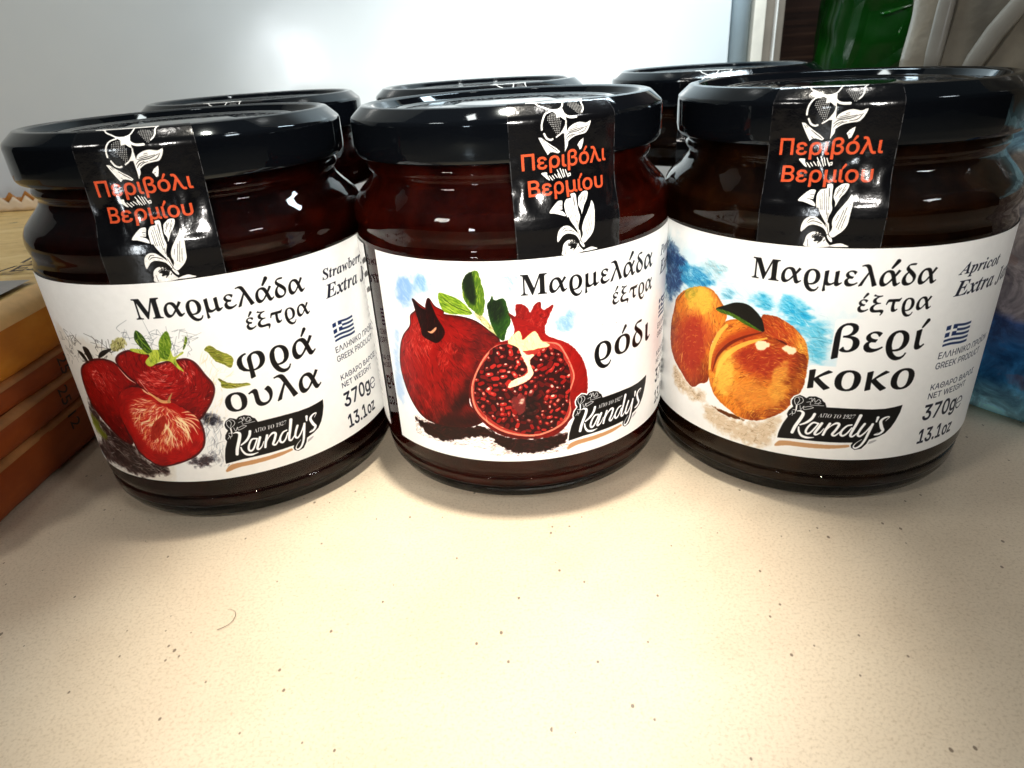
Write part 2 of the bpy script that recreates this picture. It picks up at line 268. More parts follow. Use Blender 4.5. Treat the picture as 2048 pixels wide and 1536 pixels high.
'Β': '456|60,0 60,509 241,509 274,507 304,501 329,491 359,469 381,442 394,410 398,374 395,344 387,320 373,301 356,286 336,275 315,267 315,262 339,257 363,245 385,227 402,203 414,173 418,136 413,100 400,67 377,39 344,18 317,8 284,2 247,0|125,57 245,57 281,60 309,67 330,80 349,105 355,137 352,161 342,184 327,203 306,218 279,228 248,231 125,231|125,285 238,285 265,288 288,296 308,309 323,326 333,348 336,372 330,403 313,429 283,446 240,452 125,452',
'μ': '407|53,-143 53,379 114,379 114,150 117,118 126,92 141,72 160,59 182,51 206,48 231,51 252,59 271,73 285,92 293,118 296,150 296,379 357,379 357,86 359,70 365,60 377,54 394,53 404,53 404,0 392,0 351,5 321,22 304,49 298,86 298,120 312,120 309,86 301,58 289,36 274,20 257,8 240,0 206,-5 172,0 154,8 138,20 123,36 111,58 103,86 100,120 114,120 114,-143',
'υ': '410|205,-7 174,-5 147,1 122,11 92,32 71,61 61,85 55,112 53,142 53,379 114,379 114,145 116,116 124,92 137,73 154,60 177,52 205,49 233,52 255,60 273,73 286,92 293,116 296,145 296,379 357,379 357,142 355,112 349,85 339,61 318,32 288,11 263,1 236,-5',
'Ε': '419|60,0 60,509 372,509 372,452 125,452 125,286 355,286 355,229 125,229 125,57 375,57 375,0',
'Λ': '480|16,0 201,509 276,509 463,0 395,0 287,302 264,372 232,478 245,478 213,371 191,302 85,0',
'Η': '517|60,0 60,509 125,509 125,289 392,289 392,509 457,509 457,0 392,0 392,232 125,232 125,0',
'Ν': '523|60,0 60,509 136,509 343,183 363,151 388,107 414,55 405,54 401,108 399,157 399,195 399,509 463,509 463,0 387,0 202,290 177,331 148,381 108,452 119,454 122,384 124,328 125,291 125,0',
'Ι': '185|125,509 125,0 60,0 60,509',
'Κ': '467|104,145 104,216 139,261 174,303 212,344 364,509 448,509 231,276 228,276|60,0 60,509 125,509 125,334 124,225 125,193 125,0|372,0 188,259 228,309 449,0',
'Ο': '533|267,-7 225,-3 186,7 150,25 119,49 92,79 70,115 53,157 44,203 40,254 44,305 53,352 70,393 92,429 119,459 150,484 186,501 225,512 267,516 309,512 348,501 384,484 415,459 442,429 464,393 480,352 490,305 493,254 490,203 480,157 464,115 442,79 415,49 384,25 348,7 309,-3|267,53 296,55 324,63 349,76 372,94 392,116 408,144 420,176 428,213 430,254 428,295 420,332 408,365 392,392 372,415 349,433 324,446 296,453 267,456 237,453 210,445 184,433 161,415 142,392 125,364 113,332 106,295 103,254 106,213 113,176 125,144 142,117 161,94 184,76 210,63 237,55',
'Ρ': '445|60,0 60,509 235,509 272,506 305,499 332,487 356,471 375,452 390,430 400,404 407,377 409,348 407,318 400,291 390,265 375,243 356,223 332,207 305,195 272,188 235,186 109,186 109,242 233,242 269,246 297,256 318,272 333,294 342,319 344,348 342,376 333,402 318,423 297,439 268,449 232,452 125,452 125,0',
'Ϊ': '185|125,509 125,0 60,0 60,509|165,572 149,575 136,584 127,597 124,612 127,628 136,641 149,650 165,653 180,650 193,641 202,628 205,612 202,597 193,584 180,575|21,572 5,575 -8,584 -17,597 -20,612 -17,628 -8,641 5,650 21,653 36,650 49,641 58,628 61,612 58,597 49,584 36,575',
'G': '520|269,-7 225,-3 185,7 149,25 118,49 91,79 69,116 53,157 43,203 40,254 43,305 53,352 69,393 91,429 117,459 149,484 184,501 223,512 265,516 304,513 340,504 374,489 403,469 429,445 449,416 465,384 474,349 408,349 399,372 387,393 373,411 356,427 337,439 315,448 291,454 265,456 236,453 209,445 183,432 160,414 141,392 125,364 113,332 106,295 103,254 106,213 113,177 125,145 141,117 161,95 184,76 210,63 238,56 269,53 309,57 345,71 374,93 396,123 407,147 413,173 415,202 434,199 283,199 283,256 478,256 478,200 475,160 466,124 451,91 431,62 406,38 377,19 344,5 308,-4',
'R': '449|60,0 60,509 236,509 273,506 305,500 333,489 367,465 390,433 401,408 407,381 409,352 407,323 401,296 390,271 367,240 333,217 305,206 273,200 236,198 96,198 96,255 234,255 269,258 298,267 319,281 334,300 342,324 345,352 342,380 334,405 319,425 298,440 269,449 233,452 125,452 125,0|353,0 230,229 303,229 428,0',
'E': '419|60,0 60,509 372,509 372,452 125,452 125,286 355,286 355,229 125,229 125,57 375,57 375,0',
'K': '467|104,145 104,216 139,261 174,303 212,344 364,509 448,509 231,276 228,276|60,0 60,509 125,509 125,334 124,225 125,193 125,0|372,0 188,259 228,309 449,0',
'P': '445|60,0 60,509 235,509 272,506 305,499 332,487 356,471 375,452 390,430 400,404 407,377 409,348 407,318 400,291 390,265 375,243 356,223 332,207 305,195 272,188 235,186 109,186 109,242 233,242 269,246 297,256 318,272 333,294 342,319 344,348 342,376 333,402 318,423 297,439 268,449 232,452 125,452 125,0',
'O': '533|267,-7 225,-3 186,7 150,25 119,49 92,79 70,115 53,157 44,203 40,254 44,305 53,352 70,393 92,429 119,459 150,484 186,501 225,512 267,516 309,512 348,501 384,484 415,459 442,429 464,393 480,352 490,305 493,254 490,203 480,157 464,115 442,79 415,49 384,25 348,7 309,-3|267,53 296,55 324,63 349,76 372,94 392,116 408,144 420,176 428,213 430,254 428,295 420,332 408,365 392,392 372,415 349,433 324,446 296,453 267,456 237,453 210,445 184,433 161,415 142,392 125,364 113,332 106,295 103,254 106,213 113,176 125,144 142,117 161,94 184,76 210,63 237,55',
'D': '502|219,0 96,0 96,57 215,57 254,60 288,68 318,81 343,99 363,122 379,149 390,181 397,216 399,255 397,294 390,329 379,361 364,388 344,410 320,428 291,441 258,449 221,452 93,452 93,509 225,509 273,505 315,495 353,478 385,455 412,426 433,391 449,351 458,306 462,255 458,205 449,159 433,119 411,83 384,54 351,31 312,14 268,3|125,509 125,0 60,0 60,509',
'U': '517|259,-8 220,-6 186,2 154,15 126,33 103,55 85,80 71,108 63,140 60,173 60,509 124,509 124,178 128,144 141,113 160,87 187,68 220,56 259,52 298,56 331,68 357,87 377,113 389,144 393,178 393,509 457,509 457,173 454,140 446,108 433,80 414,55 391,33 363,15 332,2 297,-6',
'C': '510|267,-7 225,-3 186,7 150,25 119,49 92,79 70,115 53,157 44,203 40,254 44,305 53,352 70,393 92,429 119,459 150,484 186,501 225,512 267,516 305,513 340,504 373,490 402,471 427,447 448,418 463,385 473,348 408,348 401,373 389,395 375,413 357,428 337,440 315,449 292,454 267,456 237,453 209,445 184,432 161,414 141,391 125,364 113,332 106,295 103,254 106,213 113,177 125,145 141,117 161,94 184,76 210,63 237,56 267,53 292,55 315,60 337,69 357,81 375,96 389,114 401,136 408,160 473,160 463,124 448,91 428,62 402,38 373,19 341,5 305,-4',
'T': '449|32,452 32,509 417,509 417,452 257,452 257,0 193,0 193,452',
'Α': '480|16,0 201,509 276,509 463,0 395,0 287,302 264,372 232,478 245,478 213,371 191,302 85,0|110,142 110,199 370,199 370,142',
'Θ': '533|374,282 374,227 159,227 159,282|267,-7 225,-3 186,7 150,25 119,49 92,79 70,115 53,157 44,203 40,254 44,305 53,352 70,393 92,429 119,459 150,484 186,501 225,512 267,516 309,512 348,501 384,484 415,459 442,429 464,393 480,352 490,305 493,254 490,203 480,157 464,115 442,79 415,49 384,25 348,7 309,-3|267,53 296,55 324,63 349,76 372,94 392,116 408,144 420,176 428,213 430,254 428,295 420,332 408,365 392,392 372,415 349,433 324,446 296,453 267,456 237,453 210,445 184,433 161,415 142,392 125,364 113,332 106,295 103,254 106,213 113,176 125,144 142,117 161,94 184,76 210,63 237,55',
'Σ': '477|43,0 43,50 191,205 219,232 245,256 266,276 266,248 245,267 219,291 191,318 55,459 55,509 430,509 430,452 225,452 171,452 125,454 120,466 144,446 172,421 205,388 315,273 315,251 204,134 167,96 135,66 108,43 113,54 164,56 225,57 433,57 433,0',
'N': '523|60,0 60,509 136,509 343,183 363,151 388,107 414,55 405,54 401,108 399,157 399,195 399,509 463,509 463,0 387,0 202,290 177,331 148,381 108,452 119,454 122,384 124,328 125,291 125,0',
'W': '686|155,0 16,509 82,509 163,196 175,145 187,94 197,40 189,40 200,94 211,145 224,196 306,509 380,509 462,196 474,145 486,94 497,40 488,40 499,94 510,145 523,196 603,509 670,509 530,0 455,0 368,323 351,391 336,475 350,475 335,395 318,323 230,0',
'I': '300|31,0 31,57 118,57 118,452 31,452 31,509 269,509 269,452 183,452 183,57 269,57 269,0',
'H': '517|60,0 60,509 125,509 125,289 392,289 392,509 457,509 457,0 392,0 392,232 125,232 125,0',
'3': '453|218,-7 188,-5 159,1 133,10 98,30 70,57 52,91 44,132 109,132 115,107 126,87 144,71 165,59 191,52 219,50 248,53 275,61 297,74 315,93 325,116 329,145 326,172 316,196 299,217 275,234 242,244 201,248 157,248 157,299 288,448 288,452 70,452 70,509 372,509 372,461 211,278 211,289 247,290 279,286 308,276 333,262 354,244 371,222 383,198 391,173 393,145 390,116 383,90 370,66 354,45 333,27 309,12 281,2 251,-5',
'7': '453|97,0 323,448 323,452 62,452 62,509 391,509 391,449 165,0',
'0': '453|227,-7 191,-3 158,7 130,24 105,48 85,77 69,113 57,155 50,202 48,254 50,306 57,353 69,395 85,431 106,461 130,484 159,502 191,512 227,516 262,512 295,502 323,484 348,461 368,431 384,395 396,353 403,306 405,254 403,202 396,155 384,113 368,77 348,48 323,24 295,7 263,-3|227,50 261,56 290,74 306,92 320,116 330,144 338,176 342,213 344,254 342,295 338,332 330,365 320,393 306,416 290,435 261,453 227,460 192,453 163,435 147,416 134,393 123,365 115,332 111,295 109,254 111,213 115,176 123,144 134,116 147,92 163,74 192,56',
'g': '425|207,-151 168,-148 134,-140 105,-127 82,-110 64,-91 51,-69 101,-41 122,-66 136,-78 154,-88 178,-95 207,-97 249,-92 282,-75 304,-47 311,-6 311,68 306,68 287,41 272,28 252,16 227,8 195,5 165,7 138,14 113,27 90,43 71,65 55,90 43,120 36,154 34,191 36,229 43,263 55,293 71,320 90,342 112,361 138,374 166,382 196,384 228,382 253,373 273,360 288,346 308,319 313,319 313,379 372,379 372,-9 370,-40 363,-67 350,-90 324,-117 291,-136 265,-144 237,-149|205,59 237,63 264,75 285,95 300,121 309,154 312,193 309,231 300,264 285,291 264,312 237,325 205,330 172,325 145,312 124,290 109,262 99,229 96,193 99,155 109,123 124,96 145,76 172,63',
'1': '453|76,0 76,55 391,55 391,0|276,509 276,0 212,0 212,448 209,448 86,358 86,427 198,509',
'.': '188|95,-4 78,-1 63,9 53,24 50,41 53,59 63,73 78,83 95,87 113,83 128,73 138,59 141,41 138,24 128,9 113,-1',
'z': '380|42,0 42,46 254,320 254,323 48,323 48,379 333,379 333,331 126,60 126,56 339,56 339,0',
'o': '415|207,-8 174,-5 144,3 117,16 93,35 72,58 56,85 44,116 37,150 34,187 37,225 44,260 56,291 72,318 93,341 117,360 144,374 174,382 207,384 241,382 271,374 299,360 323,341 343,318 359,291 371,260 379,225 381,187 379,150 371,116 359,85 343,58 323,35 299,16 271,3 241,-5|207,46 242,51 270,66 292,89 307,117 316,151 319,187 316,224 307,258 292,287 270,310 242,325 207,330 173,325 145,310 124,287 108,258 99,224 96,187 99,151 108,117 124,89 145,66 173,51'},
'N': {
'Α': '437|-9,0 -9,18 9,21 24,30 36,47 49,75 206,466 224,465 384,87 411,34 425,22 443,18 443,0 229,0 229,18 270,25 283,46 273,81 253,132 103,132 79,71 76,59 75,48 87,26 124,18 128,18 128,0|113,161 242,161 177,319',
'Π': '590|420,-10 406,-1 412,138 414,302 414,392 413,408 409,418 402,423 390,424 222,424 199,423 187,419 181,410 179,392 177,195 179,109 183,17 101,-7 89,1 92,85 94,154 95,300 94,368 91,411 85,428 67,438 32,449 32,471 222,467 562,467 560,445 536,442 519,438 507,429 499,414 495,388 494,335 496,177 503,10',
'Ο': '525|261,-11 228,-9 198,-3 169,7 142,21 117,38 94,58 75,81 58,106 45,134 35,163 29,195 28,228 29,260 35,292 45,321 58,349 75,374 95,397 117,417 143,434 170,448 200,458 232,464 265,466 298,464 328,458 357,448 384,435 409,418 431,399 451,376 467,351 481,323 490,293 496,261 498,228 496,195 490,163 481,134 467,106 450,81 430,58 408,38 383,21 355,7 325,-3 294,-9|265,12 328,36 367,108 379,228 376,293 365,346 348,389 324,419 294,437 260,443 196,419 158,347 145,228 149,163 159,109 177,67 201,37 230,18',
'Τ': '423|92,0 92,17 123,21 142,31 152,50 156,81 156,433 149,433 116,430 88,420 65,403 47,380 35,352 29,318 11,318 11,455 410,455 410,317 394,317 375,382 333,420 269,433 263,433 263,81 267,49 276,30 296,21 328,17 328,0',
'1': '375|65,0 65,36 120,36 135,38 146,45 152,58 154,79 154,416 108,365 87,351 67,346 52,349 40,359 31,375 28,396 74,412 101,426 132,447 179,482 254,482 254,79 256,61 261,47 271,38 288,36 343,36 343,0',
'9': '375|152,-7 116,-4 88,4 67,17 53,33 45,51 42,69 44,83 50,94 61,102 75,107 87,80 103,56 126,41 156,36 205,57 237,122 251,230 234,212 212,198 186,188 155,185 119,189 87,201 60,220 40,248 28,282 24,324 26,355 32,383 42,409 64,441 95,466 120,477 147,484 177,486 209,484 238,476 264,463 287,444 307,420 323,390 335,353 343,310 345,261 344,225 340,190 334,157 326,126 315,97 301,72 284,49 264,30 241,14 215,3 185,-4|184,233 206,236 224,245 239,260 251,278 248,330 242,372 231,403 209,432 181,441 156,434 137,413 128,391 123,362 121,328 128,275 149,244',
'2': '375|24,0 24,69 123,171 148,198 170,223 187,245 206,277 218,307 224,338 226,371 223,405 212,427 196,441 174,445 145,438 126,416 118,393 114,364 112,329 77,333 50,344 32,365 26,396 30,419 43,441 63,459 92,474 116,481 143,485 174,486 220,483 258,473 288,456 310,434 323,407 328,375 326,352 319,329 308,306 291,281 238,220 154,138 87,74 244,74 263,77 279,86 292,101 300,120 305,141 345,141 341,0',
'7': '375|111,0 289,406 113,406 86,398 74,372 70,338 30,338 33,480 353,480 353,447 168,0'}}
ART = {"straw":{"S1":[[-5483,4292],[-4963,4585],[-4571,4694],[-4216,4675],[-4050,4551],[-3882,4288],[-3681,4130],[-3976,4033],[-4313,3807],[-4453,3388],[-4533,2784],[-4468,2430],[-4813,2490],[-5110,2731],[-5455,3040],[-5712,3391],[-5684,3900]],"S2":[[-3996,4770],[-3800,4912],[-3534,4970],[-3198,4886],[-3129,4617],[-2720,4673],[-2527,4682],[-2338,4687],[-2184,4560],[-2053,4242],[-1946,4003],[-1970,3784],[-2145,3473],[-2478,3117],[-2561,3271],[-2727,3488],[-2950,3589],[-3178,3684],[-3452,3912],[-3653,4131],[-3852,4372],[-3998,4609]],"S3":[[-4325,3777],[-3986,4005],[-3682,4047],[-3452,3912],[-3213,3657],[-3009,3649],[-2734,3460],[-2521,3238],[-2449,2938],[-2475,2585],[-2611,2300],[-2960,2053],[-3721,1835],[-4045,1963],[-4292,2180],[-4357,2447],[-4457,2796],[-4519,3232]],"LA":[[-3270,5498],[-3353,5359],[-3352,5204],[-3182,4938],[-3044,4985],[-3095,5222],[-3162,5405]],"LB":[[-2802,5231],[-2578,5444],[-2551,5158],[-2611,4981],[-2745,4755],[-2897,4819],[-2868,5001]],"LC":[[-3255,4621],[-3273,4729],[-3124,4883],[-3316,4915],[-3552,4996],[-3534,5048],[-3304,5033],[-3109,5014],[-2916,5004],[-2635,4983],[-2592,4794],[-2375,4904],[-2362,4863],[-2566,4712],[-2458,4406],[-2576,4499],[-2713,4699],[-2958,4690],[-3162,4592]],"LD":[[-2209,5275],[-2184,5194],[-2274,5023],[-2353,4941],[-2270,5127]],"ST":[[-1894,4889],[-1760,4972],[-1592,4809],[-1339,4595],[-1421,4341],[-1559,4452],[-1719,4565],[-1825,4798]],"ST2":[[-1773,4138],[-1617,3996],[-1401,3907],[-1124,3853],[-1171,3751],[-1700,3845],[-1736,3992]],"LE":[[-5030,4984],[-4845,4956],[-4789,4693],[-4947,4615],[-5040,4819]],"LF":[[-4582,4747],[-4433,4924],[-4102,5035],[-4084,5005],[-4379,4822]],"LG":[[-5354,4820],[-5134,4804],[-5008,4578],[-5101,4562]],"YG":[[-4083,5084],[-3863,5277],[-3672,5347],[-3609,5179],[-3790,5018],[-4014,4956]],"CAV":[[-3628,3021],[-3271,3286],[-3226,3170],[-3394,2878],[-3610,2636],[-3797,2597]],"SH":[[-5731,3446],[-5527,3171],[-5527,2929],[-5129,2696],[-4474,2414],[-4250,1937],[-3731,1803],[-3601,1652],[-4142,1509],[-4748,1416],[-5408,1513],[-6149,1446],[-6866,1545],[-5786,2229],[-6098,2692]],"GP":[[-6111,2843],[-5723,2812],[-5724,2563],[-5405,2377],[-5755,2271],[-6233,2391]],"SR":[[-2447,3142],[-2270,3263],[-1954,3065],[-1904,2967],[-2157,2925],[-2356,3013]],"SR2":[[-2985,1962],[-2705,2034],[-2305,2107],[-2285,1981],[-2633,1810],[-2932,1866]]},
"pom":{"P1":[[-6010,5116],[-6079,4829],[-6372,4517],[-6563,4152],[-6676,3629],[-6600,3146],[-6397,2694],[-6056,2345],[-5555,2236],[-4921,2278],[-4463,2390],[-4232,2610],[-4573,2912],[-4529,3404],[-4330,3985],[-4038,4394],[-3713,4663],[-3943,4929],[-4232,5157],[-4596,5257],[-5015,5283],[-5037,5368],[-5248,5462],[-5390,5634],[-5481,5464],[-5510,5372],[-5709,5462],[-5879,5554],[-5807,5300]],"CR":[[-5879,5554],[-5681,5407],[-5513,5357],[-5474,5465],[-5390,5634],[-5289,5400],[-5216,5203],[-5035,4838],[-5265,4537],[-5500,4564],[-5703,4653],[-5731,4831],[-5812,5150]],"CT":[[-5670,4871],[-5469,4797],[-5264,4945],[-5292,4852],[-5440,4756]],"P2":[[-3490,5410],[-3297,5259],[-3296,5528],[-3173,5576],[-3018,5466],[-2972,5292],[-2883,5483],[-2717,5593],[-2697,5407],[-2588,5395],[-2419,5488],[-2481,5297],[-2645,4942],[-2609,4762],[-2444,4652],[-2073,4444],[-1776,4082],[-1622,3642],[-1594,3091],[-1760,2772],[-2020,2433],[-2431,2042],[-3090,1994],[-3702,2089],[-4131,2348],[-4435,2727],[-4552,3143],[-4521,3500],[-4330,3985],[-4038,4394],[-3742,4634],[-3519,4688],[-3374,4829],[-3339,4973],[-3406,5236]],"CF":[[-4501,3310],[-4395,3731],[-4121,4240],[-3803,4560],[-3412,4639],[-3261,4910],[-3174,4758],[-3164,4669],[-2881,4880],[-2726,4628],[-2363,4521],[-2194,4314],[-1995,3848],[-1939,3523],[-2070,3102],[-2048,2606],[-2241,2312],[-2670,2115],[-3116,2064],[-3696,2191],[-4124,2450],[-4428,2811]],"SA":[[-4021,4242],[-3891,4485],[-3552,4600],[-3257,4467],[-3133,4187],[-3087,3970],[-3179,3792],[-3468,3636],[-3592,3451],[-3191,3558],[-2956,3773],[-3025,4118],[-2907,4259],[-2593,4433],[-2254,4263],[-2200,4071],[-2058,3736],[-2070,3102],[-2157,2629],[-2425,2279],[-3025,2124],[-3688,2326],[-4139,2649],[-4382,2995],[-4416,3317],[-4316,3799]],"MB":[[-3281,4528],[-3099,4306],[-2906,4289],[-3025,4118],[-2956,3773],[-3190,3574],[-3564,3450],[-3468,3636],[-3124,3788],[-3087,3970],[-3186,4222]],"SP":[[-3357,3075],[-3180,3193],[-3216,3034],[-3337,2912]],"LT":[[-4105,6375],[-4271,6333],[-4389,6249],[-4477,6055],[-4468,5692],[-4318,5471],[-4081,5305],[-3977,5590],[-4003,5952],[-4061,6253]],"LL":[[-5094,5807],[-5095,5536],[-4977,5344],[-4590,5315],[-4300,5357],[-4557,5660],[-4868,5783]],"LR":[[-3924,5561],[-3847,5701],[-3798,5812],[-3754,5672],[-3538,5707],[-3451,5380],[-3411,5150],[-3532,4923],[-3601,4690],[-3758,4811],[-3897,5191]],"STM":[[-4298,5386],[-4079,5333],[-3926,5162],[-3683,4692],[-3790,4753],[-4094,5132]],"SH1":[[-6387,2243],[-6002,2151],[-5553,2254],[-4754,2321],[-4253,2340],[-3961,2221],[-4151,2075],[-4721,1982],[-5320,1765],[-5889,1794],[-6237,2043]],"SH2":[[-4144,2178],[-3702,2089],[-3090,1994],[-2432,2025],[-2122,2049],[-2126,1844],[-2534,1647],[-2989,1570],[-3580,1640],[-3868,1813]],"B1":[[-6346,5976],[-5993,6116],[-5732,5894],[-5903,5521],[-6224,5287],[-6461,5422]],"B2":[[-5802,6142],[-5512,6203],[-5305,6028],[-5361,5852],[-5606,5795]],"B3":[[-3655,6355],[-3212,6360],[-3208,5926],[-3355,5657],[-3603,5945]],"B4":[[-2345,5164],[-2142,5306],[-1882,5205],[-1918,4803],[-2242,4740],[-2407,4941]],"B5":[[-6752,4552],[-6490,4616],[-6719,3782],[-6678,2778],[-6927,2410],[-7083,2988]],"B6":[[-3318,5850],[-2815,5839],[-2874,5706],[-3223,5650]]},
"apr":{"A1":[[-5467,4684],[-5092,4987],[-4565,5225],[-4150,5240],[-3832,4961],[-3693,4745],[-3710,4523],[-3954,4086],[-4085,3627],[-4057,2848],[-4321,2626],[-4615,2425],[-5054,2661],[-5429,2882],[-5669,3204],[-5732,3759],[-5588,4371]],"A2":[[-2810,4900],[-2446,4894],[-2090,4706],[-1814,4397],[-1716,4094],[-1694,3920],[-1756,3698],[-2171,3851],[-2519,4147],[-2766,4489]],"A3":[[-4086,3157],[-4085,3627],[-3920,4171],[-3710,4523],[-3386,4675],[-3095,4598],[-2746,4458],[-2349,4319],[-1960,4133],[-1732,3986],[-1711,3340],[-1868,2869],[-2138,2473],[-2569,2172],[-2982,2090],[-3370,2205],[-3801,2457],[-4007,2786]],"CRS":[[-3925,3094],[-3880,3305],[-3783,3607],[-3502,3972],[-3129,4250],[-2744,4441]],"LF":[[-4001,4803],[-3751,4945],[-3463,5082],[-3145,5078],[-2854,4857],[-2749,4633],[-2750,4493],[-3092,4563],[-3537,4711],[-3891,4738]],"LG":[[-4000,4793],[-3891,4738],[-3536,4704],[-3091,4556],[-2749,4486],[-3028,4612],[-3469,4780],[-3818,4814]],"HL":[[-2915,4172],[-2790,4253],[-2559,4228],[-2641,4087],[-2796,4000]],"HL2":[[-2303,4186],[-2126,4250],[-1960,4133],[-2101,4041]],"DK":[[-2513,4379],[-2226,4322],[-2216,4235],[-2439,4286]],"T1":[[-6264,5830],[-5306,5814],[-5144,5491],[-5299,5115],[-5626,4711],[-6080,4565]],"T2":[[-5345,5549],[-4560,5673],[-4125,5423],[-4376,5255],[-5044,5113],[-5315,5261]],"T2b":[[-4628,5869],[-3972,5974],[-3826,5697],[-4266,5530]],"T3":[[-3166,5280],[-2842,5339],[-2633,5170],[-2772,4993],[-3013,5104]],"T4":[[-2503,5391],[-2167,5336],[-1813,5076],[-1717,4784],[-2040,4781],[-2439,5099]],"T5":[[-1981,4788],[-1684,4753],[-1408,4844],[-1362,4303],[-1431,3948],[-1631,3892],[-1727,4407]],"T6":[[-3942,5254],[-3592,5263],[-3611,5084],[-3882,5056]],"T7":[[-2526,5051],[-2094,4740],[-1698,4410],[-1738,4267],[-2157,4765]],"TN":[[-4085,2141],[-3679,2051],[-3117,1965],[-2562,2114],[-2170,2466],[-2177,1952],[-2427,1482],[-3067,1444],[-3716,1533],[-4048,1736]],"TL":[[-5483,2647],[-5117,2634],[-4611,2385],[-4110,2421],[-4230,2166],[-4875,2101],[-5366,2269]],"BK":[[-4136,2183],[-3772,2140],[-3362,2126],[-2906,2053],[-3431,2019],[-3902,2131]]},
"logo":{"BK":[[-2129,1786],[-2120,1911],[-2100,2010],[-2046,2207],[-1957,2410],[-1985,2486],[-1956,2592],[-1869,2707],[-1907,2781],[-1915,2869],[-1868,2965],[-1760,3035],[-1669,3005],[-1614,2969],[-1557,3025],[-1416,3041],[-1287,2989],[-1243,2924],[-1196,2893],[-1151,2777],[-892,2777],[-454,2761],[-154,2742],[153,2740],[386,2766],[571,2799],[550,2609],[481,2387],[400,2217],[283,2067],[137,1989],[-71,1921],[-112,1803],[-213,1668],[-362,1638],[-448,1699],[-467,1774],[-433,1844],[-754,1837],[-1049,1836],[-1345,1835],[-1716,1834]],"SW":[[-2186,1533],[-2136,1642],[-2052,1718],[-1857,1751],[-1482,1751],[-1038,1757],[-475,1774],[-467,1727],[-730,1674],[-1023,1646],[-1467,1630],[-1842,1621],[-2065,1563]],"SW2":[[-140,1786],[-45,1864],[137,1907],[11,1815]]},
